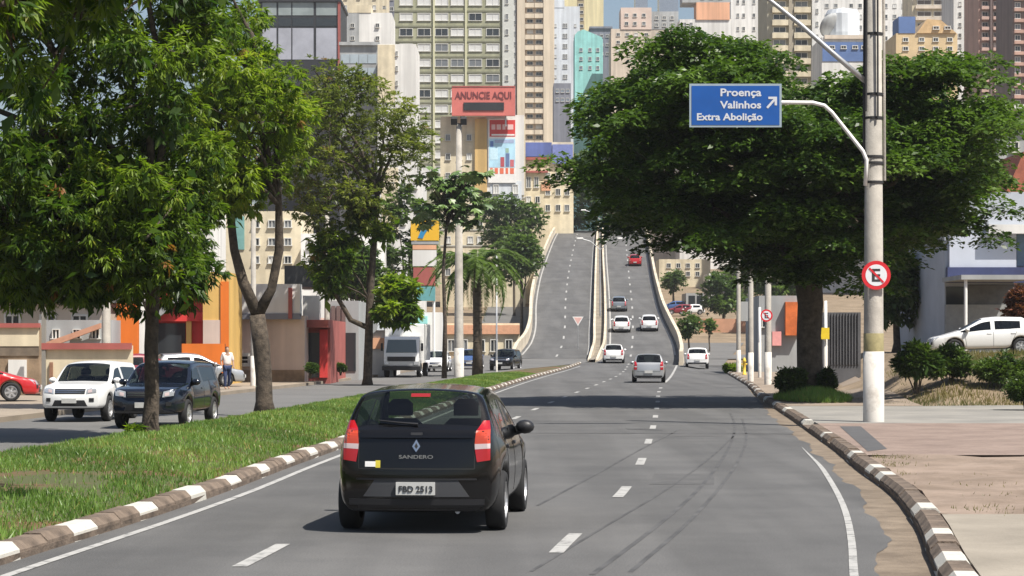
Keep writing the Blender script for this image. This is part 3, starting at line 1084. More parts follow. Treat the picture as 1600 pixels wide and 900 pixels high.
        fp_.box(-0.2, 0.2, yf - 0.03, yf + 0.02, zb + 0.16, zb + 0.29)
        fp_.build('number_plate', plate_m, t)
    else:
        badge = D.put('emblem', 'rear', [(0, rz_ - 0.26), (0.042, rz_ - 0.20), (0, rz_ - 0.13), (-0.042, rz_ - 0.20)], chrome, t, 0.014, 3, 3)
        D.put('emblem_core', 'rear', [(0, rz_ - 0.225), (0.018, rz_ - 0.20), (0, rz_ - 0.165), (-0.018, rz_ - 0.20)], dark_line, badge, 0.018, 2, 2)
        yb = D.bvh.ray_cast(Vector((0, -5, rz_ - 0.28)), Vector((0, 1, 0)))[0].y
        text('SANDERO', 0.052, chrome, t, (0, yb - 0.012, rz_ - 0.325), align='CENTER', name='badge_lettering', bold=0.0008, sx=1.5)
        st_ = D.put('sticker', 'rear', [(-0.53, rz_ - 0.41), (-0.42, rz_ - 0.41), (-0.42, rz_ - 0.355), (-0.53, rz_ - 0.355)], white_paint, t, 0.006, 3, 2)
        D.put('sticker_mark', 'rear', [(-0.42, rz_ - 0.42), (-0.37, rz_ - 0.42), (-0.37, rz_ - 0.345), (-0.42, rz_ - 0.345)], mat('sticker_yellow', (0.6, 0.5, 0.05), 0.5, 0), st_, 0.006, 3, 3)
        D.put('latch_plate', 'rear', [(-0.06, rz_ - 0.085), (0.06, rz_ - 0.085), (0.06, rz_ - 0.06), (-0.06, rz_ - 0.06)], black_plastic, t, 0.02, 3, 2)
        seam('rear', (-W * 0.66, rz_ - 0.10), (W * 0.66, rz_ - 0.10), 14, 0.014, PAINT['black'], 0.026, 'tailgate_crease')
        seam('rear', (-W * 0.84, zb + 0.41), (W * 0.84, zb + 0.41), 16, 0.018, PAINT['black'], 0.03, 'bumper_crease')
        seam('rear', (-0.62, zb + 0.345), (0.62, zb + 0.345), 16, 0.008, black_plastic, 0.014, 'bumper_crease')
        # wiper, brake lamp, spoiler lip
        wp = MB()
        q = [D.bvh.ray_cast(Vector((x, -5, z)), Vector((0, 1, 0)))[0] + Vector((0, -0.03, 0)) for x, z in ((0.0, rz_ + 0.02), (-0.18, rz_ + 0.035), (-0.42, rz_ + 0.06))]
        wp.tube(q, [0.016, 0.011, 0.007], 6)
        wp.build('rear_wiper', black_plastic, t)
        D.put('brake_light', 'rear', [(-0.10, S['zRR'] - 0.085), (0.10, S['zRR'] - 0.085), (0.10, S['zRR'] - 0.05), (-0.10, S['zRR'] - 0.05)], mat('brake_lamp_dull', (0.25, 0.01, 0.015), 0.3, 0), t, 0.012, 4, 1)
        ex = MB()
        ex.tube([(0.42, S['yR'] + 0.5, 0.24), (0.42, S['yR'] + 0.0, 0.23)], 0.025, 10)
        ex.build('exhaust_pipe', galv, t)
    return t


def place(car, X, Y, z, slope, pitch=0.0, oncoming=False, extra=0.0):
    car.location = (X, Y, z)
    car.rotation_euler = (pitch, 0, -math.atan(slope) + (PI if oncoming else 0) + extra)
    return car


def variant(src, color, label, group=None, name=None, cat=None):
    c = copy_tree(src)
    c['label'] = label
    if name:
        c.name = name
    if cat:
        c['category'] = cat
    if group:
        c['group'] = group
    for ch in c.children:
        nm = ch.name.split('.')[0]
        if nm in ('body', 'mirror', 'door_handle'):
            ch.material_slots[0].link = 'OBJECT'
            ch.material_slots[0].material = PAINT[color]
    return c


hero = make_car('hatchback', 'hatch', 'black', 'black hatchback driving away in the middle lane, red tail lights lit by the sun', 'car', 2, True, glass=glass_mat('car_glass_rear', (0.32, 0.37, 0.33)))
sl_ = 0.085
dv = Vector((sl_, 1)).normalized()
place(hero, -0.926 + dv.x * 1.39, 23.65 + dv.y * 1.39, 0.0, sl_)
suv = make_car('suv', 'suv', 'white', 'white off-road SUV facing the camera on the opposite carriageway', 'car', 2)
# mud guards and spare parts are hidden; roof rails show
place(suv, -10.75, 57.4, 0, 0.095, oncoming=True)
suv.scale = (0.91, 0.91, 0.91)
suv2 = variant(suv, 'navy', 'dark blue-black SUV half hidden behind the slim tree trunk on the median')
place(suv2, -8.15, 53.0, 0, 0.105, oncoming=True)
suv2.scale = (0.95, 0.95, 0.94)
comp = make_car('hatchback', 'compact', 'white', 'white hatchback parked side-on on the raised lot before the shop', 'car', 2)
GR = 'cars driving up the viaduct'


def on_ramp(c, px, Y, f=0.045, **k):
    X = (px - 800) / FPX * Y
    z = Z_r(Y) + 0.012
    p = math.atan((Z_r(Y + 1.3) - Z_r(Y - 1.3)) / 2.6)
    return place(c, X, Y, z, f, p, **k)


place(comp, PX(1535, 0, 84).x, 84, 1.52, 0, pitch=-0.02, extra=PI / 2 - 0.05)
c1 = variant(comp, 'silver', 'silver hatchback driving towards the foot of the viaduct ramp', GR)
on_ramp(c1, 1014, 111, 0.07)
c2 = variant(comp, 'white', 'white car at the foot of the ramp beside the central barrier', GR)
on_ramp(c2, 959, 169, 0.055)
c3 = variant(comp, 'white', 'white car on the ramp just behind the grey one, by the barrier', GR)
on_ramp(c3, 971, 203)
c4 = variant(comp, 'white', 'white car on the ramp in the lane next to the outer parapet', GR)
on_ramp(c4, 1014, 204)
c5 = variant(comp, 'grey', 'grey blue car highest but one on the viaduct ramp', GR)
on_ramp(c5, 967, 222)
c6 = variant(comp, 'red', 'red car highest on the viaduct ramp under the tree crown', GR)
on_ramp(c6, 992, 279)
c7 = variant(suv, 'white', 'white SUV driving on the service road beside the ramp parapet', None)
X7 = (1089 - 800) / FPX * 160
place(c7, X7, 160, base_z(160) + 0.02, 0.07)
c8 = variant(comp, 'red', 'red car parked on the sandy footpath by the brown wall')
place(c8, PX(-48, 0, 70).x, 70.5, 0.13, 0.0, extra=-PI / 2 + 0.25)
c9 = variant(comp, 'wine', 'wine red car parked in front of the shops behind the SUVs')
place(c9, PX(222, 0, 90).x, 91, 0.13, 0.0, extra=-PI / 2 + 0.5)
c10 = variant(comp, 'silver', 'silver car parked by the orange wall, seen over the dark SUV')
place(c10, PX(300, 0, 93).x, 94, 0.13, 0.0, extra=-PI / 2 + 0.35)
c11 = variant(suv, 'black', 'black SUV waiting on the opposite road beside the palm trunk')
place(c11, PX(790, 0, 150).x, 153, base_z(152), 0.05, oncoming=True, extra=-0.15)
c12 = variant(comp, 'blue', 'blue car on the opposite road just behind the lamp post')
place(c12, PX(735, 0, 158).x, 160, base_z(160), 0.05, oncoming=True)
c13 = variant(comp, 'white', 'white car following the lorry on the opposite road')
place(c13, PX(684, 0, 150).x, 150, base_z(150), 0.05, oncoming=True)
for k, (px, Y, col, lb) in enumerate([(1062, 300, 'wine', 'wine coloured car parked on the hillside by the ramp parapet'), (1078, 300, 'white', 'small white car parked on the hillside above the cross street'),
                                      (1052, 312, 'blue', 'blue car parked on the hillside, uppermost of its row'), (1070, 318, 'silver', 'silver car parked on the hillside behind the white one')]):
    c = variant(comp, col, lb, 'cars parked on the hillside')
    X = PX(px, 0, Y).x
    place(c, X, Y, gz(X, Y) + 0.15, 0, extra=PI / 2)

# ------------------------------------------------------------------ buildings
WIN = {}
frame_m = mat('window_frame_pale', (0.60, 0.59, 0.55), 0.6, 0.05)
PANE = {
    'pale': mat('pane_pale_blind', (0.62, 0.62, 0.60), 0.25, 0.1, 0.6),
    'dark': mat('pane_dark', (0.03, 0.035, 0.04), 0.08, 0.0),
    'grey': mat('pane_grey', (0.16, 0.17, 0.18), 0.12, 0.1),
    'blue': mat('pane_blue', (0.10, 0.16, 0.24), 0.08, 0.1),
    'brown': mat('pane_brown', (0.10, 0.07, 0.05), 0.3, 0.1),
}


def win_mesh(w, h):
    k = (round(w, 2), round(h, 2))
    if k not in WIN:
        mb = MB()
        f = min(0.12, w * 0.12)
        mb.box(-w / 2 + f, w / 2 - f, -0.03, 0.05, -h / 2 + f, h / 2 - f)
        mb.cur = 1
        mb.box(-w / 2, w / 2, -0.12, 0.04, h / 2 - f, h / 2)
        mb.box(-w / 2 - 0.06, w / 2 + 0.06, -0.18, 0.04, -h / 2, -h / 2 + f)
        mb.box(-w / 2, -w / 2 + f, -0.115, 0.04, -h / 2 + f, h / 2 - f)
        mb.box(w / 2 - f, w / 2, -0.115, 0.04, -h / 2 + f, h / 2 - f)
        mb.box(-0.03, 0.03, -0.09, 0.04, -h / 2 + f, h / 2 - f)
        WIN[k] = mb.mesh('window', [PANE['grey'], frame_m])
    return WIN[k]


class Bld:
    def __init__(s, name, label, x0, x1, yt, Y, depth, mt, cat='building', wall='wall', zb=None, group=None):
        s.Y = Y
        s.k = Y / FPX
        X0, X1 = (x0 - 800) * s.k, (x1 - 800) * s.k
        s.cx = (X0 + X1) / 2
        s.zb = (gz(s.cx, Y) - 0.6) if zb is None else zb
        s.o = thing(name, label, cat, (s.cx, Y, s.zb), 0, group)
        s.H = CAM_H + (HOR - yt) * s.k - s.zb
        mb = MB()
        mb.box(X0 - s.cx, X1 - s.cx, 0, depth, 0, s.H)
        s.depth = depth
        s.wall = mb.build(wall, mt, s.o)

    def x(s, px):
        return (px - 800) * s.k - s.cx

    def z(s, py):
        return CAM_H + (HOR - py) * s.k - s.zb

    def rect(s, name, x0, x1, y0, y1, mt, out=0.15, back=0.05, parent=None):
        mb = MB()
        mb.box(s.x(x0), s.x(x1), -out, back, s.z(y1), s.z(y0))
        return mb.build(name, mt, parent or s.o)

    def wins(s, xs, ys_, w, h, pick_, out=0.0):
        me = win_mesh(w * s.k, h * s.k)
        for j, y in enumerate(ys_):
            for i, x in enumerate(xs):
                p = pick_(i, j) if callable(pick_) else pick_
                if p:
                    inst('window', me, s.o, (s.x(x), -out, s.z(y)), 0, PANE[p])

    def cap(s, x0, x1, y0, y1, mt, out=0.4, name='cornice'):
        mb = MB()
        mb.box(s.x(x0), s.x(x1), -out, s.depth + out, s.z(y1), s.z(y0))
        return mb.build(name, mt, s.o)


rw = random.Random(3)
P1 = lambda dark=0.15, grey=0.2: (lambda i, j: rw.choices(['dark', 'grey', 'pale'], [dark, grey, 1 - dark - grey])[0])
wm = {
    'green': mat('wall_olive', (0.33, 0.335, 0.215), 0.9, 0.10, 0.12, rgb2=(0.38, 0.38, 0.26)),
    'cream': mat('wall_cream', (0.70, 0.60, 0.46), 0.9, 0.08, 0.1),
    'white': mat('wall_white', (0.72, 0.71, 0.68), 0.9, 0.08, 0.1),
    'bluewhite': mat('wall_cool_white', (0.66, 0.70, 0.74), 0.9, 0.07, 0.1),
    'yellow': mat('wall_yellow', (0.72, 0.64, 0.38), 0.9, 0.06, 0.1),
    'teal': mat('wall_turquoise', (0.30, 0.66, 0.64), 0.85, 0.10, 0.4),
    'slate': mat('wall_slate', (0.20, 0.21, 0.25), 0.85, 0.10, 0.2),
    'beige': mat('wall_beige', (0.60, 0.52, 0.43), 0.9, 0.10, 0.12),
    'orange': mat('wall_orange', (0.74, 0.40, 0.24), 0.85, 0.06, 0.1),
    'grey': mat('wall_grey', (0.36, 0.37, 0.37), 0.9, 0.12, 0.2),
    'pinkbrown': mat('wall_pink_brown', (0.46, 0.29, 0.23), 0.9, 0.10, 0.2),
    'darkbrown': mat('wall_dark_brown', (0.16, 0.115, 0.105), 0.9, 0.12, 0.2),
    'pink': mat('wall_pale_pink', (0.66, 0.53, 0.45), 0.9, 0.08, 0.4),
    'red': mat('panel_red', (0.62, 0.045, 0.04), 0.6, 0.06, 0.5),
    'brick_red': mat('wall_dull_red', (0.36, 0.10, 0.085), 0.8, 0.10, 0.6),
    'hot_orange': mat('panel_orange', (0.78, 0.19, 0.02), 0.6, 0.06, 0.5),
    'amber': mat('panel_amber', (0.72, 0.46, 0.14), 0.6, 0.08, 0.5),
    'blue': mat('panel_blue', (0.10, 0.14, 0.38), 0.7, 0.10, 0.3),
    'black': mat('panel_black', (0.025, 0.026, 0.03), 0.5, 0.1, 0.5),
    'gold': mat('wall_gold', (0.62, 0.42, 0.17), 0.85, 0.06, 0.3),
    'tile': mat('roof_tile_red', (0.40, 0.13, 0.08), 0.9, 0.2, 2.0),
    'stonewall': mat('wall_brown_stone', (0.30, 0.215, 0.14), 0.95, 0.25, 1.5, 0.5, 12, detail=7),
    'creampanel': mat('wall_pale_cream', (0.66, 0.58, 0.42), 0.9, 0.10, 0.8),
    'dkroof': mat('roof_grey_dark', (0.10, 0.10, 0.095), 0.9, 0.2, 1.0),
}


def streak(m):
    """rain streaks and grime down a facade"""
    nt = m.node_tree
    b_ = nt.nodes['Principled BSDF']
    src_ = b_.inputs['Base Color'].links[0].from_socket
    mp = nt.nodes.new('ShaderNodeMapping')
    mp.inputs['Scale'].default_value = (0.9, 0.9, 0.05)
    n = nt.nodes.new('ShaderNodeTexNoise')
    n.inputs['Scale'].default_value = 1.0
    n.inputs['Detail'].default_value = 7
    r = nt.nodes.new('ShaderNodeMapRange')
    r.inputs[1].default_value, r.inputs[2].default_value, r.inputs[3].default_value, r.inputs[4].default_value = 0.38, 0.62, 0.80, 1.06
    mx = nt.nodes.new('ShaderNodeMixRGB')
    mx.blend_type = 'MULTIPLY'
    mx.inputs[0].default_value = 1
    nt.links.new(nt.nodes['Texture Coordinate'].outputs['Object'], mp.inputs[0])
    nt.links.new(mp.outputs[0], n.inputs['Vector'])
    nt.links.new(n.outputs['Fac'], r.inputs[0])
    nt.links.new(src_, mx.inputs[1])
    nt.links.new(r.outputs[0], mx.inputs[2])
    nt.links.new(mx.outputs[0], b_.inputs['Base Color'])


for k_ in wm:
    streak(wm[k_])
conc_band = mat('slab_band', (0.46, 0.45, 0.40), 0.9, 0.08)

# olive tower
b = Bld('apartment_tower', 'broad olive green apartment tower with rows of pale windows', 616, 803, -90, 450, 18, wm['green'])
rows = [2.7 + 23.9 * j for j in range(-3, 13)]
for px in (634.7, 662.7, 690, 714.7, 742.7, 770):
    b.wins([px], rows, 21, 12.5, P1(0.10, 0.16))
for y in rows:
    b.rect('floor_slab', 617, 784, y - 10.5, y - 8.2, mat('slab_olive_dark', (0.20, 0.20, 0.14), 0.9, 0.1), 0.12)
for px in (650, 678, 703, 728, 757):
    if px in (678, 728):
        b.rect('pilaster', px - 1.5, px + 1.5, -88, 300, mat('pilaster_pale', (0.55, 0.54, 0.36), 0.9, 0.05), 0.3)
b.rect('pilaster', 785, 803, -90, 300, mat('pier_pale_grey', (0.55, 0.56, 0.52), 0.9, 0.06), 0.5)
b.wins([792], rows, 5, 9, 'grey', 0.5)
# cream tower
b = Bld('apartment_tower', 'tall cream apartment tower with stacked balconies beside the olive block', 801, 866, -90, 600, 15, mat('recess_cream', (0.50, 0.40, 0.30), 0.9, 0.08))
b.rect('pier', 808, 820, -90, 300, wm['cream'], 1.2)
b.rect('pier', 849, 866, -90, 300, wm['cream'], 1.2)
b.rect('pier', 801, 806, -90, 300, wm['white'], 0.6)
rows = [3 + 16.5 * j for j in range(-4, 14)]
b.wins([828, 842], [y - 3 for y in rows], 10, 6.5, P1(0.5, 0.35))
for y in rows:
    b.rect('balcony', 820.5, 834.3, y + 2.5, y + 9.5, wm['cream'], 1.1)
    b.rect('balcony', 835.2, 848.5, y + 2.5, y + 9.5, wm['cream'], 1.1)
b.wins([803.8], rows, 4, 6, 'grey', 0.6)
# white tower and its yellow neighbour
b = Bld('apartment_tower', 'cool white tower with columns of tiny windows', 862, 906, 10, 700, 14, wm['bluewhite'])
b.rect('stair_tower', 866, 882, -2, 12, wm['bluewhite'], 0.1, 6)
b.wins([881, 885], [40 + 16 * j for j in range(7)], 3.4, 7, 'grey')
b.wins([868, 899], [40 + 16 * j for j in range(7)], 3.4, 5, 'pale')
b = Bld('apartment_tower', 'pale yellow tower with a brown window stripe behind the white one', 872, 943, -90, 800, 16, wm['yellow'])
b.rect('window_stripe', 902, 913, -90, 60, mat('stripe_brown', (0.34, 0.28, 0.16), 0.8, 0.1), 0.1)
b.wins([907.5], [-80 + 11 * j for j in range(12)], 8, 5, 'dark', 0.1)
b.wins([881], [11], 4, 4, 'dark')
b = Bld('building', 'turquoise gabled building between the towers', 898, 942, 62, 640, 14, wm['teal'])
mb = MB()
mb.prism([(b.x(898), b.z(62)), (b.x(942), b.z(62)), (b.x(940), b.z(58)), (b.x(912), b.z(46)), (b.x(903), b.z(49)), (b.x(898), b.z(55))], 0, 14)
mb.build('gable', wm['teal'], b.o)
b.wins([908, 922, 934], [78, 92, 106], 5, 6, 'blue')
b = Bld('building', 'dark slate block beside the turquoise building', 922, 956, 43, 660, 14, wm['slate'])
b.wins([930, 940, 949], [56, 70, 84], 5, 5, 'dark')
b.cap(921, 957, 41.5, 44.5, wm['slate'])
b = Bld('office_block', 'low slate blue block under the white tower', 865, 892, 130, 560, 12, wm['slate'])
b.wins([871, 879, 887], [142, 156], 5, 6, 'blue')
# pinkish cream cluster on the skyline
b = Bld('apartment_block', 'pinkish beige stepped apartment block next to the gap of sky', 955, 1062, 45, 620, 16, wm['beige'])
b.rect('upper_storeys', 970, 1018, 12, 46, mat('wall_pink_beige', (0.62, 0.50, 0.43), 0.9, 0.1, 0.2), 0.2, 10)
b.rect('upper_storeys', 1018, 1060, 18, 46, wm['grey'], 0.1, 10)
b.rect('roof_room', 1030, 1060, -6, 18, mat('glass_room', (0.22, 0.26, 0.32), 0.2, 0.1), 0.05, 8)
b.rect('roof_room', 993, 1012, -8, 12, mat('glass_room', (0.2, 0.2, 0.2)), 0.05, 8)
b.wins([979, 992, 1006], [24, 37], 6, 6, P1(0.4, 0.3), 0.2)
b.wins([1026, 1038, 1050], [28, 39], 6, 6, 'grey', 0.1)
b.wins([966, 980, 994, 1010, 1028, 1045], [54, 66, 78], 6, 5.5, P1(0.35, 0.3))
b = Bld('apartment_block', 'building with a plain orange wall above the tree crown', 1062, 1142, 30, 600, 16, wm['white'])
b.rect('orange_wall', 1088, 1140, 4, 31, wm['orange'], 0.3, 8)
b.rect('upper_storey', 1066, 1142, -12, 4, wm['grey'], 0.2, 9)
b.wins([1098, 1112, 1126], [-4], 6, 5, 'dark', 0.2)
b.wins([1070, 1080], [38, 50], 5, 6, 'grey')
b = Bld('apartment_tower', 'white tower with pairs of small windows left of the balcony block', 1142, 1199, -80, 620, 15, wm['white'])
b.wins([1153, 1162, 1178, 1188], [-60 + 21 * j for j in range(8)], 4.5, 6.5, P1(0.55, 0.35))
b = Bld('apartment_tower', 'beige tower with deep horizontal balconies behind the sign', 1199, 1284, -70, 420, 16, mat('wall_grey_beige', (0.40, 0.37, 0.28), 0.9, 0.1, 0.2))
for j in range(-3, 7):
    y = 20 * j + 12
    b.rect('balcony', 1206, 1231, y, y + 8.5, wm['creampanel'], 1.0)
    b.rect('balcony', 1240, 1266, y, y + 8.5, wm['creampanel'], 1.0)
    b.wins([1218, 1252], [y - 5.5], 20, 9.5, P1(0.45, 0.5))
b.rect('pier', 1268, 1284, -70, 140, wm['white'], 0.8)
b.rect('pier', 1232, 1239, -70, 140, mat('pier_brown_grey', (0.33, 0.29, 0.22), 0.9, 0.1), 0.7)
b.wins([1276], [20 * j + 18 for j in range(-3, 7)], 4, 7, 'grey', 0.8)
# roofs with tanks, dish and blue house
b = Bld('house', 'white building with a blue lower storey and a roof tank', 1284, 1362, 58, 400, 14, wm['white'])
b.rect('blue_storey', 1285, 1361, 66, 96, mat('wall_blue', (0.10, 0.17, 0.36), 0.85, 0.1, 0.3), 0.1)
b.wins([1300, 1318, 1336, 1350], [74], 9, 6, 'dark', 0.1)
b.rect('parapet_wall', 1288, 1360, 55, 61, wm['beige'], 0.3)
mb = MB()
mb.lathe([(0.1, 0), (2.9, 0.2), (3.1, 1.2), (3.1, 4.6), (2.7, 5.4), (0.05, 5.9)], 18)
tk = mb.build('water_tank', wm['bluewhite'], b.o, False, (b.x(1322), 4.5, b.z(58)))
mb = MB()
mb.lathe([(0.05, 0.0), (1.0, 0.12), (1.9, 0.45), (2.4, 0.85), (2.35, 0.9), (1.85, 0.52), (0.95, 0.2), (0.05, 0.1)], 20, 'y')
ds = mb.build('dish', wm['grey'], b.o, True, (b.x(1305), 2.0, b.z(40)))
ds.rotation_euler = (0.5, 0, 0.5)
b = Bld('apartment_tower', 'white tower with an open grid of windows behind the pole', 1284, 1425, -40, 690, 15, wm['white'])
b.wins([1292, 1306, 1330, 1344, 1384, 1398, 1412], [-25 + 17 * j for j in range(6)], 6, 7, P1(0.4, 0.4))
b = Bld('house', 'ochre house with balcony railing right of the pole', 1400, 1496, 52, 380, 14, mat('wall_ochre', (0.60, 0.46, 0.27), 0.9, 0.1, 0.3))
b.rect('blue_block', 1404, 1430, 26, 52, mat('wall_blue', (0.1, 0.17, 0.36)), 0.1, 6)
mb = MB()
mb.prism([(b.x(1432), b.z(52)), (b.x(1494), b.z(52)), (b.x(1470), b.z(32)), (b.x(1448), b.z(30))], -0.3, 10)
mb.build('roof', mat('roof_ochre', (0.55, 0.38, 0.2), 0.9, 0.15, 1.0), b.o)
b.wins([1462, 1480], [44], 10, 6, 'brown', 0.35)
b.wins([1415, 1440, 1462, 1484], [62, 76], 9, 7, P1(0.5, 0.4))
b = Bld('apartment_tower', 'beige flats with recessed balconies behind the ochre house', 1425, 1492, -60, 560, 14, wm['creampanel'])
for j in range(-3, 6):
    b.wins([1444, 1470], [18 * j + 4], 22, 8, 'brown')
    b.rect('balcony', 1430, 1488, 18 * j + 9, 18 * j + 14, wm['beige'], 0.8)
b = Bld('apartment_tower', 'narrow white tower left of the pink-brown block', 1490, 1531, -80, 500, 14, wm['white'])
b.wins([1500, 1511, 1521], [-60 + 16.5 * j for j in range(11)], 5, 7, P1(0.4, 0.4))
b = Bld('apartment_tower', 'pink-brown tower with a grid of square balconies', 1529, 1582, -80, 470, 15, wm['pinkbrown'])
for j in range(-4, 12):
    y = 16.2 * j + 6
    for px in (1539, 1557, 1572):
        b.wins([px], [y], 10, 8, P1(0.3, 0.6))
        b.rect('balcony', px - 6, px + 6, y + 4.2, y + 9, mat('balcony_pink', (0.55, 0.38, 0.32), 0.9, 0.1, 0.3), 0.8)
for px in (1547.5, 1565):
    b.rect('pier', px - 1.6, px + 1.6, -80, 180, wm['darkbrown'], 1.0)
b = Bld('apartment_tower', 'dark brown tower at the edge of the picture', 1582, 1680, -80, 440, 15, wm['darkbrown'])
b.wins([1590, 1606, 1624, 1645, 1665], [-60 + 17 * j for j in range(14)], 9, 9, P1(0.45, 0.35))
for j in range(14):
    b.rect('balcony', 1584, 1632, -55 + 17 * j, -50 + 17 * j, wm['pinkbrown'], 0.7)
# dark glass block, white and grey blocks, upper left
b = Bld('office_block', 'black framed glass office block with brown-red edge', 405, 531, 2, 330, 14, wm['black'])
gp_ = mat('glass_panel_grey', (0.26, 0.30, 0.30), 0.15, 0.15, 0.3)
for x0, x1 in ((410, 432), (435, 455), (457, 490), (494, 527)):
    b.rect('glass_panel', x0, x1, 4, 24, gp_, 0.05)
    b.rect('glass_panel', x0, x1, 44, 93, mat('glass_panel_pale', (0.36, 0.37, 0.42), 0.15, 0.12, 0.3), 0.05)
    b.rect('glass_panel', x0, x1, 28, 41, PANE['dark'], 0.05)
b.rect('corner_fin', 528, 532, 2, 140, wm['brick_red'], 0.25)
b.cap(403, 533, -2, 3, wm['black'])
b = Bld('apartment_block', 'white block with a grey side behind the glass office', 533, 612, 20, 400, 12, wm['white'])
b.rect('grey_face', 535, 561, 21, 70, wm['grey'], 0.1)
b.wins([551, 590], [40, 60], 6, 7, 'dark', 0.1)
b.rect('roof_room', 546, 580, 8, 20, wm['creampanel'], 0.1, 5)
b.wins([600, 601], [12], 5, 5, 'dark')
b = Bld('apartment_block', 'pale cream block showing above the white one', 524, 604, -40, 520, 12, wm['creampanel'])
b.wins([540, 560, 585], [-20, -4, 12], 5, 8, 'pale')
b = Bld('office_block', 'slim blue-grey tower edge behind the olive block', 588, 622, -40, 560, 12, wm['slate'])
b.wins([600, 612], [-20 + 17 * j for j in range(7)], 6, 7, 'dark')
b = Bld('office_block', 'grey banded office with ribbon windows below the glass block', 531, 592, 68, 310, 12, wm['grey'])
for y in (92, 113, 134):
    for x0 in (533, 547, 561, 575):
        b.rect('ribbon_window', x0, x0 + 13.2, y - 7, y + 7, mat('ribbon_glass', (0.36, 0.42, 0.46), 0.15, 0.1, 0.5), 0.06)
b.cap(530, 593, 66, 71, wm['grey'])
b = Bld('apartment_block', 'cream and white block with a column of tiny windows', 590, 650, 69, 300, 12, wm['white'])
b.rect('cream_face', 590, 617, 70, 160, wm['creampanel'], 0.1)
b.wins([620], [84, 107, 130], 3.4, 8, 'grey', 0.02)
# mid left: white blocks glimpsed between the trees
b = Bld('apartment_block', 'white apartment block glimpsed between the median trees', 596, 660, 262, 240, 12, wm['white'])
b.wins([612, 630, 648], [290, 318, 346], 8, 11, P1(0.3, 0.4))
b.rect('cream_face', 596, 622, 262, 370, wm['creampanel'], 0.1)
b = Bld('apartment_block', 'pale block behind the shops with green glass', 330, 470, 330, 190, 12, wm['creampanel'])
b.rect('glass_bay', 364, 382, 338, 390, mat('glass_teal', (0.18, 0.36, 0.34), 0.15, 0.1), 0.1)
b.wins([345, 400, 425, 450], [350, 378, 406], 12, 13, P1(0.4, 0.4))
b = Bld('apartment_block', 'grey-white block behind the third median tree', 470, 600, 365, 185, 12, wm['white'])
b.wins([485, 505, 525, 545, 565, 585], [382, 410, 438], 11, 14, P1(0.4, 0.4))
b = Bld('house', 'house with a grey tiled roof behind the cream wall', -40, 160, 470, 98, 9, wm['beige'])
mb = MB()
mb.prism([(b.x(-48), b.z(472)), (b.x(168), b.z(472)), (b.x(150), b.z(425)), (b.x(-20), b.z(425))], -0.5, 9.4)
mb.build('roof', wm['dkroof'], b.o)
b.wins([20, 75, 125], [505], 26, 28, 'dark')
b = Bld('house', 'tall salmon house at the left edge behind the walls', -120, 60, 300, 130, 9, wm['pink'])
b.wins([-10, 20, 48], [330, 370, 410, 450], 14, 18, 'dark')
b.cap(-124, 64, 296, 303, wm['tile'])
b = Bld('apartment_block', 'grey flats showing through the leaves at far left', 60, 330, 270, 175, 9, wm['white'])
b.wins([80 + 26 * k for k in range(10)], [292, 322, 352, 382, 412], 13, 15, P1(0.4, 0.4))
# boundary walls on the left
b = Bld('wall', 'brown stone boundary wall with a cream panel on top', -60, 62, 508, 79, 0.5, wm['stonewall'], 'wall', 'stonework')
b.rect('cream_panel', -60, 61, 512, 541, wm['creampanel'], 0.06)
b.rect('coping', -60, 63, 505, 512, wm['brick_red'], 0.16)
b.rect('meter_box', 14, 42, 562, 592, wm['white'], 0.12)
b.rect('stained_band', -60, 61, 541, 556, mat('wall_stain', (0.17, 0.135, 0.10), 0.95, 0.2, 2.0), 0.04)
b = Bld('wall', 'pale cream boundary wall with red coping behind the white SUV', 66, 205, 540, 78, 0.4, wm['creampanel'], 'wall', 'plaster')
b.rect('coping', 66, 206, 536, 546, wm['brick_red'], 0.14)
b.rect('gate_post', 66, 72, 480, 622, pale_concrete, 0.12)
b.rect('gate_rail', 78, 83, 566, 622, mat('rust_steel', (0.25, 0.13, 0.08), 0.8, 0.2), 0.1)
st_m = mat('stair_clay', (0.50, 0.26, 0.17), 0.9, 0.1)
b = Bld('house', 'small house with a sloping clay stair wall behind the cream wall', 60, 175, 500, 90, 6, wm['grey'])
mb = MB()
mb.prism([(b.x(75), b.z(535)), (b.x(160), b.z(505)), (b.x(160), b.z(513)), (b.x(75), b.z(545))], -0.5, -0.2)
mb.build('stair_rail', st_m, b.o)
b.wins([88, 120, 150], [522], 12, 16, 'dark')
# shops
b = Bld('shop_sign', 'orange upright sign panel left of the red shop', 182, 215, 474, 92, 0.4, wm['hot_orange'], 'sign', 'panel', zb=base_z(92) + 3.55 - 3.3)
b = Bld('shop', 'red shop front with sloping grey roof', 236, 322, 448, 100, 10, wm['red'])
mb = MB()
mb.prism([(b.x(230), b.z(500)), (b.x(322), b.z(432)), (b.x(322), b.z(442)), (b.x(236), b.z(508))], -0.7, 6)
mb.build('roof', wm['grey'], b.o)
b.rect('shop_window', 245, 290, 505, 560, PANE['dark'], 0.05)
b.rect('fascia', 240, 322, 488, 502, wm['red'], 0.3)
b.rect('column', 292, 300, 500, 590, wm['amber'], 0.2)
b = Bld('shop', 'tall amber painted shop corner above the orange wall', 317, 357, 425, 99, 5, wm['amber'])
b.rect('pink_base', 317.5, 356, 500, 590, wm['pink'], 0.05)
b.rect('orange_edge', 345, 357.5, 440, 545, wm['hot_orange'], 0.08)
b = Bld('wall', 'low bright orange wall beside the pedestrian', 284, 351, 537, 97, 0.4, wm['hot_orange'], 'wall', 'panel')
b = Bld('shop', 'pale pink shop with white fascia and barred window', 348, 476, 493, 106, 12, wm['pink'])
b.rect('white_fascia', 356, 470, 444, 494, wm['white'], 0.35, 0.6)
b.rect('fascia_base', 352, 470, 490, 499, wm['slate'], 0.42)
b.wins([376], [562], 30, 21, 'dark')
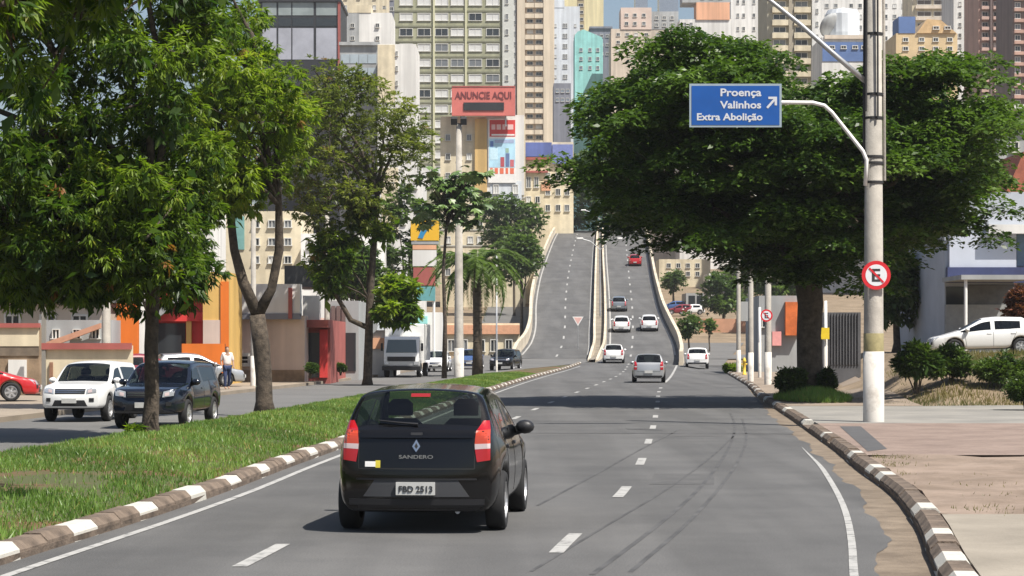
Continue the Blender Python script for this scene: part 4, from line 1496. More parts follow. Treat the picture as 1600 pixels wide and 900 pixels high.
for y in (556, 562, 568):
    b.rect('window_bar', 361, 391, y - 0.8, y + 0.8, frame_m, 0.2)
b.rect('brick_base', 348, 476, 578, 600, wm['stonewall'], 0.08)
b.rect('roof_block', 436, 500, 412, 446, wm['dkroof'], -2.5, 8)
b.rect('rust_frame', 452, 458, 450, 498, wm['brick_red'], 0.5)
b = Bld('shop', 'dark red shop entrance with white roller sign', 474, 516, 500, 108, 10, wm['brick_red'])
b.rect('doorway', 479, 500, 520, 590, PANE['dark'], 0.03)
b.rect('red_door_leaf', 500, 512, 515, 590, wm['red'], 0.2)
b.rect('roller_sign', 474, 500, 462, 500, wm['white'], 0.3, 0.5)
b.rect('canopy', 470, 516, 500, 512, wm['brick_red'], 1.0)
b = Bld('shop', 'grey shuttered shop past the red entrance', 514, 560, 470, 118, 10, wm['grey'])
for px in (518, 526, 534):
    b.rect('shutter', px, px + 6, 478, 530, wm['darkbrown'], 0.1)
b.rect('door', 540, 556, 520, 580, PANE['dark'], 0.05)
b = Bld('shop', 'white shop with a grey circle sign down the street', 556, 612, 492, 130, 10, wm['white'])
b.rect('sign_band', 558, 610, 498, 516, wm['bluewhite'], 0.2)
mb = MB()
mb.lathe([(0.01, 0), (0.55, 0), (0.55, 0.1), (0.01, 0.1)], 18, 'y')
mb.build('round_sign', wm['grey'], b.o, False, (b.x(576), -0.32, b.z(508)))
b.rect('orange_panel', 575, 606, 528, 545, wm['orange'], 0.1)
b.wins([566], [550], 9, 20, 'dark')
b = Bld('shop', 'long low shop row with a salmon band beyond the palm', 690, 812, 505, 205, 8, wm['creampanel'])
b.rect('salmon_band', 690, 812, 508, 522, mat('band_salmon', (0.62, 0.33, 0.20), 0.8, 0.1), 0.3)
b.wins([705, 725, 752, 772, 795], [540], 12, 20, P1(0.6, 0.3))
b = Bld('shop', 'pale shop with teal band behind the lorry', 600, 690, 488, 175, 8, wm['white'])
b.rect('teal_band', 612, 668, 494, 506, wm['teal'], 0.3)
b.wins([618, 640, 664], [530], 14, 22, P1(0.5, 0.4))

# billboard building in the middle
b = Bld('building', 'cream commercial building with gold column and posters', 688, 821, 182, 330, 14, wm['creampanel'])
b.rect('gold_column', 742, 761, 186, 300, wm['gold'], 0.4)
b.rect('white_bay', 760, 819, 180, 305, wm['white'], 0.25)
b.rect('base_storey', 766, 815, 283, 330, wm['bluewhite'], 0.3)
b.wins([775, 805], [296], 9, 15, 'pale', 0.3)
b.wins([700, 718, 735, 750], [325, 350, 375, 400, 425], 9, 12, P1(0.4, 0.3))
b.wins([775, 792, 808], [345, 370, 395], 9, 12, P1(0.4, 0.3))
b.wins([700, 718, 733], [215, 245, 275], 8, 11, P1(0.3, 0.3))
for y in (308, 333, 358, 383, 408):
    b.rect('floor_slab', 688, 821, y, y + 2, conc_band, 0.1)
pst = thing('poster', 'tall poster with red head and pale blue picture below', 'poster', b.o.location + Vector((b.x(785), -0.42, b.z(286))))
k_ = b.k


def pbox(par, name, x0, x1, y0, y1, mt, d):
    mb = MB()
    mb.box((x0 - 785) * k_, (x1 - 785) * k_, -0.10 - d, 0, (286 - y1) * k_, (286 - y0) * k_)
    return mb.build(name, mt, par)


pbox(pst, 'backing', 763, 807, 186, 286, white_paint, 0)
pr = pbox(pst, 'red_head', 765, 805, 188, 214, wm['red'], 0.02)
pbox(pr, 'white_strip', 768, 804, 210, 212.5, white_paint, 0.04)
for i, (x0, x1) in enumerate(((768, 774), (776, 783), (785, 790), (792, 802))):
    pbox(pr, 'white_letter', x0, x1, 195, 203, mat('letter_pale', (0.75, 0.5, 0.48), 0.7, 0), 0.04)
pb_ = pbox(pst, 'blue_picture', 764, 805, 217, 262, mat('print_pale_blue', (0.42, 0.66, 0.80), 0.6, 0.18, 0.5), 0.02)
for x0, x1, y0, y1, c in ((766, 771, 221, 230, (0.12, 0.22, 0.5)), (773, 803, 219, 224, (0.35, 0.42, 0.6)), (782, 788, 246, 261, (0.45, 0.08, 0.1)), (790, 796, 240, 261, (0.12, 0.18, 0.35)),
                          (797, 803, 250, 261, (0.55, 0.14, 0.16)), (790, 795, 232, 239, (0.3, 0.45, 0.35)), (766, 778, 232, 250, (0.55, 0.76, 0.86))):
    pbox(pb_, 'printed_shape', x0, x1, y0, y1, mat('print_%d_%d' % (x0, y0), c, 0.7, 0.1), 0.04)
for x0, x1 in ((766, 770), (773, 778), (781, 787), (790, 794), (797, 803)):
    pbox(pst, 'red_letter', x0, x1, 263, 272, mat('letter_red', (0.72, 0.16, 0.08), 0.7, 0), 0.02)
bb = thing('billboard', 'red billboard on the roof with dark lettering and a black display', 'billboard', PX(755.5, 181, 328))
mb = MB()
hw = 49.5 * 328 / FPX
mb.box(-hw, hw, -0.3, 0.5, 0, 46 * 328 / FPX)
mb.build('board', mat('billboard_red', (0.58, 0.155, 0.13), 0.7, 0.08, 0.6), bb)
mb = MB()
mb.box(-hw + 0.05, hw - 0.05, -0.36, 0.55, 44.5 * 328 / FPX, 46.5 * 328 / FPX)
mb.build('top_rail', wm['brick_red'], bb)
mb = MB()
mb.box(-31 * 328 / FPX, 32 * 328 / FPX, -0.42, -0.2, 8 * 328 / FPX, 20.5 * 328 / FPX)
mb.build('display', wm['black'], bb)
text('ANUNCIE AQUI', 15.5 * 328 / FPX, mat('letter_dark_red', (0.17, 0.035, 0.04), 0.7, 0), bb, (0, -0.34, 26.5 * 328 / FPX), align='CENTER', bold=0.02, sx=0.80, extrude=0.03)
for sx in (-0.7, 0.7):
    mb = MB()
    mb.tube([(sx * hw, 0.3, -1.5), (sx * hw, 0.3, 0.1)], 0.12, 8)
    mb.build('support', galv, bb)
# blue roofed building right of it
b = Bld('building', 'low building with violet-blue fascia beside the posters', 818, 896, 222, 345, 12, wm['creampanel'])
b.rect('blue_fascia', 819, 862, 223, 245, wm['blue'], 0.5)
b.rect('blue_fascia', 863, 895, 226, 256, mat('panel_violet_blue', (0.16, 0.20, 0.45), 0.7, 0.1), 0.5)
b.rect('red_strip', 822, 860, 246, 250, wm['brick_red'], 0.5)
b.rect('red_strip', 822, 856, 267, 270, wm['brick_red'], 0.5)
b.wins([826, 838], [285], 8, 18, 'grey')
b.wins([856, 872, 886], [275, 300, 325], 8, 11, P1(0.4, 0.3))
b.wins([826, 840], [312, 338], 8, 11, P1(0.4, 0.3))
b.rect('notice', 846, 860, 285, 298, mat('band_salmon', (0.62, 0.33, 0.2)), 0.2)

# right-hand shop with blue band and awning
b = Bld('shop', 'white shop with dark blue band and awning behind the parked hatchback', 1476, 1720, 300, 98, 12, mat('wall_cool_white_shaded', (0.42, 0.45, 0.50), 0.9, 0.1, 0.4))  # cool white wall made darker: the front's shade is in its colour
b.rect('blue_band', 1478, 1720, 418, 442, mat('band_navy', (0.035, 0.045, 0.12), 0.6, 0.1), 0.4)
b.rect('upper_panel', 1482, 1586, 366, 418, mat('panel_grey_blue', (0.50, 0.53, 0.60), 0.6, 0.06, 0.5), 0.25)
b.rect('upper_window', 1588, 1615, 366, 416, PANE['blue'], 0.1)
b.rect('white_ledge', 1540, 1720, 352, 366, wm['white'], 0.7)
b.rect('shop_window', 1478, 1512, 448, 476, PANE['dark'], 0.05)
b.rect('shop_front', 1512, 1600, 445, 476, mat('shop_dark', (0.10, 0.10, 0.10), 0.4, 0.2), 0.05)
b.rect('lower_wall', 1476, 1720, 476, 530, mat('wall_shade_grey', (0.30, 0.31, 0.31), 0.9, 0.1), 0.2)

mb = MB()
mb.box(b.x(1472), b.x(1580), -4.2, 0, b.z(441), b.z(434))
mb.build('awning', wm['grey'], b.o)
mb = MB()
mb.tube([(b.x(1480), -4.0, 0.3), (b.x(1480), -4.0, b.z(440))], 0.07, 10)
mb.build('awning_post', white_paint, b.o)
b = Bld('house', 'house with red tile roof and pale eave at the right edge', 1575, 1700, 300, 118, 9, wm['creampanel'])
mb = MB()
mb.prism([(b.x(1568), b.z(302)), (b.x(1710), b.z(302)), (b.x(1690), b.z(238)), (b.x(1596), b.z(238))], -0.6, 9.5)
mb.build('roof', wm['tile'], b.o)
b.wins([1590, 1612], [335], 14, 30, 'dark')
b = Bld('building', 'building with a white roof slab above the red tiled house', 1560, 1720, 172, 150, 10, wm['grey'])
b.cap(1556, 1724, 165, 173, wm['white'], 0.8, 'roof_slab')
b.wins([1585, 1612], [200, 230], 14, 18, 'dark')
# far right low buildings beyond the service road
b = Bld('building', 'long low white roofed building on the hillside', 1108, 1175, 427, 330, 10, wm['white'])
b.wins([1118, 1132, 1146], [440], 8, 8, 'dark')
b = Bld('building', 'grey shed with dark openings above the cross street', 1072, 1100, 458, 310, 8, wm['grey'])
b.rect('opening', 1076, 1086, 462, 476, PANE['dark'], 0.05)
b.rect('opening', 1089, 1098, 462, 476, PANE['dark'], 0.05)
b = Bld('wall', 'clay red retaining wall along the cross street', 1092, 1180, 498, 262, 0.5, mat('wall_clay', (0.50, 0.27, 0.17), 0.95, 0.15, 0.4), 'wall', 'face')
b = Bld('building', 'row of pale flats on the hill crest behind the ramp', 1030, 1110, 405, 430, 10, wm['creampanel'])
b.wins([1045, 1060, 1075, 1090], [415, 428], 7, 8, 'dark')
b = Bld('shop', 'shop with red-orange awning behind the white poles', 1186, 1256, 462, 140, 8, wm['grey'], zb=0.1)
b.rect('orange_awning', 1226, 1247, 472, 524, mat('awning_orange', (0.55, 0.13, 0.03), 0.8, 0.25, 1.5), 0.5)
b.rect('red_notice', 1206, 1220, 518, 540, mat('notice_pink', (0.72, 0.32, 0.30), 0.7, 0.1), 0.3)
b.wins([1196], [500], 12, 24, 'dark')
b = Bld('fence', 'grey corrugated fence behind the big tree trunk', 1270, 1345, 488, 92, 0.2, mat('sheet_grey_shaded', (0.09, 0.09, 0.095), 0.7, 0.2, 1.0), 'fence', 'sheet')  # sheet colour darkened to stand for the tree's shade
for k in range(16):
    b.rect('rib', 1271 + 4.6 * k, 1272.6 + 4.6 * k, 489, 570, mat('sheet_grey_shaded', (0.2,0.2,0.2)), 0.06)

# ------------------------------------------------------------------ trees and plants
bark = mat('bark_grey', (0.045, 0.034, 0.025), 0.95, 0.35, 7, 1.0, 25, rgb2=(0.105, 0.082, 0.060), detail=7)
bark_dark = mat('bark_dark', (0.075, 0.058, 0.042), 0.95, 0.35, 5, 0.9, 22, rgb2=(0.12, 0.095, 0.07), detail=7)
leaf_a = leaf_mat('leaf_drooping', (0.026, 0.062, 0.010), (0.190, 0.270, 0.024), 0.42, (0.26, 0.12, 0.04))
leaf_b = leaf_mat('leaf_bright', (0.055, 0.108, 0.012), (0.25, 0.32, 0.028), 0.48, (0.24, 0.15, 0.05))
leaf_c = leaf_mat('leaf_olive', (0.062, 0.085, 0.018), (0.20, 0.225, 0.045), 0.45, (0.17, 0.11, 0.06))
leaf_d = leaf_mat('leaf_canopy', (0.020, 0.050, 0.010), (0.105, 0.175, 0.026), 0.30)
leaf_e = leaf_mat('leaf_far', (0.048, 0.085, 0.024), (0.14, 0.205, 0.055), 0.35)
leaf_f = leaf_mat('leaf_fan', (0.035, 0.075, 0.018), (0.13, 0.20, 0.045), 0.25)
leaf_h = leaf_mat('leaf_hedge', (0.028, 0.060, 0.012), (0.10, 0.155, 0.028), 0.25)
leaf_r = leaf_mat('leaf_red', (0.07, 0.025, 0.018), (0.20, 0.075, 0.045), 0.3)
grass_m = leaf_mat('grass_blades', (0.080, 0.150, 0.030), (0.205, 0.320, 0.070), 0.35, (0.36, 0.27, 0.10))
nrng = np.random.default_rng(11)


def unit(a):
    return a / np.maximum(1e-6, np.linalg.norm(a, axis=1, keepdims=True))


def leaf_mesh(name, P, D, L, W, tint, mt, fold=0.12, rng=nrng):
    n = len(P)
    D = unit(D)
    rv = unit(rng.normal(size=(n, 3)) * 0.45 + np.array([0, 0, 1.0]))
    S = unit(np.cross(D, rv))
    N = np.cross(S, D)
    L = np.broadcast_to(np.asarray(L, float).reshape(-1, 1), (n, 1))
    W = np.broadcast_to(np.asarray(W, float).reshape(-1, 1), (n, 1))
    mid = P + D * L * 0.45 + N * W * fold
    V_ = np.stack([P, mid + S * W / 2, P + D * L - N * L * 0.10, mid - S * W / 2], 1).reshape(-1, 3)
    return fast_mesh(name, V_, np.arange(4 * n).reshape(n, 4), mt, np.clip(tint, 0, 1))


def in_poly(poly, x, y):
    c = False
    n = len(poly)
    for i in range(n):
        x1, y1 = poly[i]
        x2, y2 = poly[(i + 1) % n]
        if (y1 > y) != (y2 > y) and x < (x2 - x1) * (y - y1) / (y2 - y1) + x1:
            c = not c
    return c


def crown_points(poly, Y, n, depth, rr, fill=0.55):
    """clump centres filling a crown whose outline is poly; thicker in its middle"""
    xs = [p[0] for p in poly]
    ys2 = [p[1] for p in poly]
    cx, cy = sum(xs) / len(xs), sum(ys2) / len(ys2)
    out = []
    tries = 0
    while len(out) < n and tries < n * 60:
        tries += 1
        x, y = rr.uniform(min(xs), max(xs)), rr.uniform(min(ys2), max(ys2))
        if not in_poly(poly, x, y):
            continue
        lo, hi = 0.0, 1.0                              # how far out towards the outline
        for t in (1.15, 1.35, 1.6, 2.0, 2.6):
            if not in_poly(poly, cx + (x - cx) * t, cy + (y - cy) * t):
                hi = 1 / t
                break
        else:
            hi = 0.3
        d = depth * math.sqrt(max(0.06, 1 - hi * hi))
        w = rr.uniform(-1, 1)
        w = math.copysign(abs(w) ** fill, w)
        p = PX(x, y, Y)
        out.append(Vector((p.x, Y + w * d, p.z)))
    return out


def whorls(centres, r, per, k, L, W, mt, name, rng, droop=0.9, squash=0.8, tint0=0.0, inner=14):
    Ps, Ds, Ls, Ts = [], [], [], []
    for c in centres:
        rr_ = r * rng.uniform(0.75, 1.25)
        u = unit(rng.normal(size=(per, 3)) + np.array([0, -0.15, 0.35]))
        base = np.array(c) + u * np.array([rr_, rr_, rr_ * squash]) * rng.uniform(0.55, 1.0, size=(per, 1))
        ct = rng.uniform(-0.05, 0.72) + tint0
        for b, d in zip(base, u):
            a = rng.uniform(0, 2 * PI) + np.arange(k) * 2.4
            tl = rng.uniform(0.25, 1.0, k)
            dd = np.stack([np.cos(a) * tl, np.sin(a) * tl, np.full(k, 0.25) - rng.uniform(0.2, 1.0, k) * droop], 1) + d * 0.5
            Ps.append(np.repeat(b[None], k, 0) + rng.normal(size=(k, 3)) * 0.03)
            Ds.append(dd)
            Ls.append(L * rng.uniform(0.65, 1.2, k))
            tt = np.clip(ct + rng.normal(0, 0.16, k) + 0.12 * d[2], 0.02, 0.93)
            if rng.random() < 0.008:
                tt = np.full(k, 1.0)
            Ts.append(tt)
    wr = [np.full(len(l), W / L) for l in Ls]
    for c in centres:                                   # bigger filler leaves block light; dark tint paints the clump's inner shade
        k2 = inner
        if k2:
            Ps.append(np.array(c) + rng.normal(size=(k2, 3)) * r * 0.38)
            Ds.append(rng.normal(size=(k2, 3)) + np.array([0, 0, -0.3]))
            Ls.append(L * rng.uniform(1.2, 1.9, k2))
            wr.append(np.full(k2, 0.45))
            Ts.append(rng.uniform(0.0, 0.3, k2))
    P, D, L_, T = np.concatenate(Ps), np.concatenate(Ds), np.concatenate(Ls), np.concatenate(Ts)
    return leaf_mesh(name, P, D, L_, L_ * np.concatenate(wr), T, mt, rng=rng)


def pads(centres, rx, rz, per, L, W, mt, name, rng, tip=0.0):
    Ps, Ds, Ls, Ts = [], [], [], []
    for c in centres:
        a_, b_ = rx * rng.uniform(0.7, 1.3), rx * rng.uniform(0.7, 1.3)
        n = per
        th = rng.uniform(0, 2 * PI, n)
        rad = np.sqrt(rng.uniform(0, 1, n))
        wob = 1 + 0.22 * np.sin(th * 3 + rng.uniform(0, 6)) + 0.14 * np.sin(th * 7 + rng.uniform(0, 6))
        x, y = np.cos(th) * rad * a_ * wob, np.sin(th) * rad * b_ * wob
        z = rz * (np.sqrt(np.maximum(0, 1 - rad ** 2)) - 0.35 * rad) * rng.uniform(0.35, 1.0, n) - 0.1 * rad
        Ps.append(np.array(c) + np.stack([x, y, z], 1))
        aa = th + rng.normal(0, 0.9, n)
        Ds.append(np.stack([np.cos(aa), np.sin(aa), rng.normal(-0.12, 0.30, n)], 1))
        Ls.append(L * rng.uniform(0.6, 1.3, n))
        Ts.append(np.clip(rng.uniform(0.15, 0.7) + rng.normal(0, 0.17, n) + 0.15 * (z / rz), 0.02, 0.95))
    P, D, L_, T = np.concatenate(Ps), np.concatenate(Ds), np.concatenate(Ls), np.concatenate(Ts)
    return leaf_mesh(name, P, D, L_, L_ * (W / L), T, mt, rng=rng)


def wavy(a, b, n, amp, rr, sag=0.0):
    a, b = Vector(a), Vector(b)
    out = []
    for i in range(n + 1):
        t = i / n
        p = a.lerp(b, t)
        e = math.sin(PI * t)
        out.append(p + Vector((rr.uniform(-amp, amp) * e, rr.uniform(-amp, amp) * e, rr.uniform(-amp, amp) * 0.4 * e + sag * e)))
    return out


def limbs(mb, root, targets, r0, rr, n_main, nodes=None, amp=0.25):
    """main limbs to some clumps, twigs from the nearest limb to the rest"""
    t = list(targets)
    rr.shuffle(t)
    pts = [(Vector(q), 0.06) for q in (nodes or [])]
    for c in t[:n_main]:
        l_ = (c - Vector(root)).length
        w = wavy(root, c, 7, amp * l_ * 0.12, rr, l_ * 0.06)
        rad = [r0 * (1 - 0.85 * i / 7) for i in range(8)]
        mb.tube(w, rad, 8)
        pts += list(zip(w[2:], rad[2:]))
    for c in t[n_main:]:
        q, r_ = min(pts, key=lambda p: (p[0] - c).length)
        mb.tube(wavy(q, c, 3, 0.08, rr), [max(0.018, r_ * 0.45), 0.022, 0.015, 0.008], 5)


def finish_tree(name, label, base, mb, crown_me, bark_m, group=None, extra=()):
    t = thing(name, label, 'tree', base, 0, group)
    jr = random.Random(len(mb.v))
    mb.v = [(x + jr.gauss(0, 0.008), y + jr.gauss(0, 0.008), z) for x, y, z in mb.v]
    inv = Matrix.Translation(-Vector(base))
    o = mb.build('trunk', bark_m, t, True)
    o.matrix_parent_inverse = inv
    for me in [crown_me] + list(extra):
        c = bpy.data.objects.new('crown', me)
        link(c, t)
        c.matrix_parent_inverse = inv
    return t


# big spreading tree on the right
rr = random.Random(21)
TY = 72.0
polyR = [(958, 235), (958, 190), (975, 150), (1010, 112), (1035, 82), (1095, 62), (1150, 66), (1172, 92), (1180, 150), (1215, 205), (1255, 215), (1290, 175), (1335, 128), (1400, 112), (1465, 110), (1505, 130), (1530, 180),
         (1548, 235), (1545, 290), (1510, 330), (1460, 355), (1420, 372), (1370, 400), (1320, 432), (1270, 448), (1215, 430), (1150, 402), (1060, 380), (985, 358), (955, 348), (950, 310), (962, 280)]
hubs = crown_points(polyR, TY, 180, 6.8, rr, 0.6)
cen = []
for h_ in hubs:                                        # tiers: several flat sprays side by side make one clump
    tilt = rr.uniform(-0.12, 0.12)
    for _ in range(6):
        ox, oy = rr.gauss(0, 0.75), rr.gauss(0, 0.75)
        cen.append(h_ + Vector((ox, oy, ox * tilt - 0.10 * (ox * ox + oy * oy) + rr.uniform(-0.12, 0.18))))
root = (PX(1262, 430, TY).x, TY, PX(0, 430, TY).z)
base = (PX(1265, 0, TY).x, TY, 0.10)
mb = MB()
mb.tube([(base[0] - 0.02, TY, -0.1), (base[0], TY, 0.35), (base[0] + 0.02, TY, 1.0), (base[0] - 0.03, TY, 2.2), (base[0] + 0.03, TY, 3.2), root], [0.70, 0.50, 0.42, 0.39, 0.40, 0.44], 14)
limbs(mb, root, hubs, 0.26, rr, 18, amp=0.5)
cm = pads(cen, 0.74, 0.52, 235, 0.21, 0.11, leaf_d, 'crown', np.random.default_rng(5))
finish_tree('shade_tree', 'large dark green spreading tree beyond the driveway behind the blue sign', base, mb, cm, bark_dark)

# drooping-leaved tree nearest on the median
rr = random.Random(4)
polyA = [(-300, -260), (330, -260), (350, 40), (330, 120), (300, 190), (330, 240), (315, 300), (290, 350), (318, 410), (310, 452), (262, 470), (200, 440), (140, 470), (60, 455), (-60, 470), (-300, 440)]
Y = 45.0
cenA = crown_points(polyA, Y, 520, 3.0, rr, 0.8)
cenA += crown_points([(-80, 230), (120, 240), (300, 260), (318, 330), (290, 380), (312, 430), (260, 462), (150, 470), (40, 462), (-80, 470)], Y, 170, 2.4, rr, 0.9)
ta = PX(237, 690, Y)
base = (ta.x, Y, 0.15)
mb = MB()
topA = PX(235, 330, Y)
mb.tube([(ta.x - 0.04, Y, -0.05), (ta.x - 0.03, Y, 0.35), PX(238, 620, Y), PX(236, 540, Y), PX(240, 450, Y), topA], [0.27, 0.165, 0.145, 0.135, 0.13, 0.12], 12)
limbs(mb, topA, cenA, 0.10, rr, 14, [PX(240, 450, Y)])
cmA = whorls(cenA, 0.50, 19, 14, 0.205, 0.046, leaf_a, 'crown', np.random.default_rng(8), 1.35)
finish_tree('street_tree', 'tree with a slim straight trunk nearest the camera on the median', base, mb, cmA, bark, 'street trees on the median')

# forked tree, second on the median
rr = random.Random(9)
Y = 60.0
polyB = [(290, -220), (365, -220), (385, 0), (400, 60), (440, 112), (478, 142), (465, 210), (455, 270), (420, 300), (385, 345), (330, 330), (305, 270), (300, 150)]
cenB = crown_points(polyB, Y, 150, 2.8, rr, 0.8)
tb_ = PX(411, 655, Y)
base = (tb_.x, Y, 0.15)
mb = MB()
fk = PX(402, 492, Y)
mb.tube([(tb_.x + 0.05, Y, -0.1), (tb_.x + 0.03, Y, 0.4), PX(412, 590, Y), PX(408, 540, Y), fk], [0.36, 0.25, 0.225, 0.215, 0.22], 12)
l1 = [fk, PX(380, 440, Y), PX(366, 390, Y), PX(360, 330, Y + 0.3), PX(350, 230, Y + 0.5)]
l2 = [fk, PX(424, 452, Y), PX(436, 390, Y - 0.2), PX(436, 320, Y - 0.3), PX(430, 200, Y - 0.5)]
mb.tube(l1, [0.17, 0.14, 0.12, 0.10, 0.07], 10)
mb.tube(l2, [0.17, 0.13, 0.12, 0.10, 0.07], 10)
limbs(mb, l1[3], cenB[:90], 0.08, rr, 6, [l1[4]])
limbs(mb, l2[3], cenB[90:], 0.08, rr, 6, [l2[4]])
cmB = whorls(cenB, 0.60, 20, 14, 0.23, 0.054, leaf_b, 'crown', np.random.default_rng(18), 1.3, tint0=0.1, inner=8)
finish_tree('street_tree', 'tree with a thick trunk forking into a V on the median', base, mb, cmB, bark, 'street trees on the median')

# overhanging tree whose trunk stands outside the picture
rr = random.Random(19)
base = (-7.4, 21.5, 0.2)
cenO = [Vector((-5.3 + rr.gauss(0, 0.95), 24.6 + rr.gauss(0, 0.95), 6.6 + rr.gauss(0, 0.75))) for _ in range(75)]
mb = MB()
mb.tube([(-7.4, 21.5, -0.1), (-7.36, 21.5, 0.4), (-7.3, 21.6, 1.8), (-7.1, 21.8, 3.2), (-6.7, 22.4, 4.6)], [0.26, 0.17, 0.15, 0.14, 0.12], 12)
limbs(mb, (-6.7, 22.4, 4.6), cenO, 0.09, rr, 9)
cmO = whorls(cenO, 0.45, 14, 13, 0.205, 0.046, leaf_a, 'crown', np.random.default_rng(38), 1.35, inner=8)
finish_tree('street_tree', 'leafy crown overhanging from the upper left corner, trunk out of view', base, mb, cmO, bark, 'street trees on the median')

# third tree
rr = random.Random(14)
Y = 104.0
polyC = [(452, 130), (520, 108), (590, 130), (640, 160), (664, 215), (650, 262), (612, 262), (600, 300), (604, 345), (568, 360), (548, 330), (500, 350), (460, 330), (440, 250)]
cenC = crown_points(polyC, Y, 135, 4.2, rr, 0.8)
cenC2 = crown_points([(600, 440), (635, 435), (650, 460), (648, 490), (625, 508), (600, 500), (592, 470)], Y - 1, 18, 1.2, rr) + \
    crown_points([(490, 380), (530, 360), (560, 390), (540, 440), (510, 455), (485, 420)], Y, 18, 1.2, rr) + crown_points([(552, 330), (596, 320), (604, 370), (570, 380)], Y, 9, 0.8, rr)
tc_ = PX(574, 0, Y)
base = (tc_.x, Y, 0.15)
mb = MB()
tp1 = PX(590, 300, Y)
mb.tube([(tc_.x, Y, -0.1), (tc_.x, Y, 0.3), PX(576, 540, Y), PX(578, 470, Y), PX(584, 390, Y), tp1], [0.32, 0.22, 0.20, 0.18, 0.15, 0.11], 10)
lb = [PX(575, 512, Y), PX(548, 500, Y), PX(522, 455, Y), PX(505, 420, Y), PX(495, 360, Y)]
mb.tube(lb, [0.14, 0.12, 0.10, 0.08, 0.05], 8)
limbs(mb, tp1, cenC, 0.10, rr, 10)
limbs(mb, PX(578, 470, Y), cenC2, 0.05, rr, 5, lb)
rg = np.random.default_rng(28)
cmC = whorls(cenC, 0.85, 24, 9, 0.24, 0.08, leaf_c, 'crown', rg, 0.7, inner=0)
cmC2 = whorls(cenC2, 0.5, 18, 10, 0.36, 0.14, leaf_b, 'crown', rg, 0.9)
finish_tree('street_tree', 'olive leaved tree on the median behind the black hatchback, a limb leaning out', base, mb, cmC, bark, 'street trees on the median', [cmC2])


def small_tree(name, label, px, pbase, Y, poly, n, depth, mt, seed, r=0.9, L=0.5, per=20, k=8, tr=0.18, group=None, bm=bark_dark, zb=None):
    rr = random.Random(seed)
    cen = crown_points(poly, Y, n, depth, rr)
    x = PX(px, 0, Y).x
    zb = gz(x, Y) if zb is None else zb
    mb = MB()
    ty = sum(p[1] for p in poly) / len(poly)
    top = PX(px, ty, Y)
    mb.tube([(x, Y, zb - 0.3), (x + 0.05, Y, zb + 0.4), (x, Y, zb + (top.z - zb) * 0.5), top], [tr * 1.6, tr, tr * 0.8, tr * 0.5], 8)
    limbs(mb, (x, Y, zb + (top.z - zb) * 0.5), cen, tr * 0.5, rr, min(6, n // 2))
    cm = whorls(cen, r, per, k, L, L * 0.42, mt, 'crown', np.random.default_rng(seed), 0.6)
    return finish_tree(name, label, (x, Y, zb), mb, cm, bm, group)


small_tree('street_tree', 'round green tree at the top of the ramp beside the parapet', 803, 0, 300, [(755, 330), (775, 308), (815, 305), (845, 325), (848, 370), (820, 395), (775, 392), (752, 365)], 60, 4, leaf_e, 31, 1.3, 0.55)
small_tree('street_tree', 'pale green tree above the viaduct crest next to the big crown', 880, 0, 350, [(842, 300), (862, 255), (900, 240), (945, 250), (950, 330), (915, 352), (865, 345)], 60, 4.5, leaf_e, 32, 1.5, 0.6)
small_tree('street_tree', 'bushy tree below the parapet left of the ramp', 815, 0, 250, [(772, 400), (800, 375), (838, 380), (842, 415), (815, 440), (780, 432)], 34, 2.5, leaf_e, 33, 1.1, 0.5)
small_tree('street_tree', 'dark round tree on the hillside right of the ramp', 1130, 0, 285, [(1098, 455), (1120, 432), (1150, 440), (1158, 470), (1150, 490), (1110, 486)], 34, 2.5, leaf_e, 35, 1.1, 0.5)
small_tree('bush_tree', 'small bushy tree at the foot of the bank beside the ramp wall', 1076, 0, 205, [(1062, 505), (1075, 492), (1092, 500), (1092, 518), (1070, 522)], 14, 0.9, leaf_e, 36, 0.6, 0.3, tr=0.1)
small_tree('bush_tree', 'tiny bushy tree in front of the clay wall', 1108, 0, 215, [(1098, 508), (1108, 502), (1118, 510), (1112, 518)], 8, 0.5, leaf_e, 37, 0.4, 0.25, tr=0.08)
small_tree('street_tree', 'tree on the hill crest just right of the ramp parapet', 1052, 0, 330, [(1038, 440), (1050, 425), (1068, 430), (1066, 450), (1042, 452)], 16, 1.5, leaf_e, 38, 0.9, 0.45)
for k, (px, Y, lb) in enumerate(((1165, 330, 'tree standing behind the white poles on the slope'), (1215, 260, 'tree on the slope behind the orange awning'), (640, 190, 'tree behind the lorry and the petrol sign'),
                                 (560, 165, 'tree behind the shuttered shop'), (230, 150, 'tree behind the red shop roof'), (1400, 105, 'leafy tree behind the pole with the round sign'),
                                 (1425, 112, 'pale leaved tree beside the white shop'), (980, 400, 'dense tree on the crest of the viaduct hidden under the big crown'))):
    h = {0: (455, 380), 1: (470, 380), 2: (480, 300), 3: (470, 380), 4: (440, 350), 5: (500, 400), 6: (500, 430), 7: (350, 200)}[k]
    w = 42
    small_tree('street_tree', lb, px, 0, Y, [(px - w, (h[0] + h[1]) / 2), (px - w * 0.6, h[1]), (px + w * 0.5, h[1] - 6), (px + w, (h[0] + h[1]) / 2), (px + w * 0.5, h[0]), (px - w * 0.6, h[0])], 34, w * Y / FPX, leaf_e, 50 + k, w * Y / FPX * 0.33, 0.3 + Y / 900)

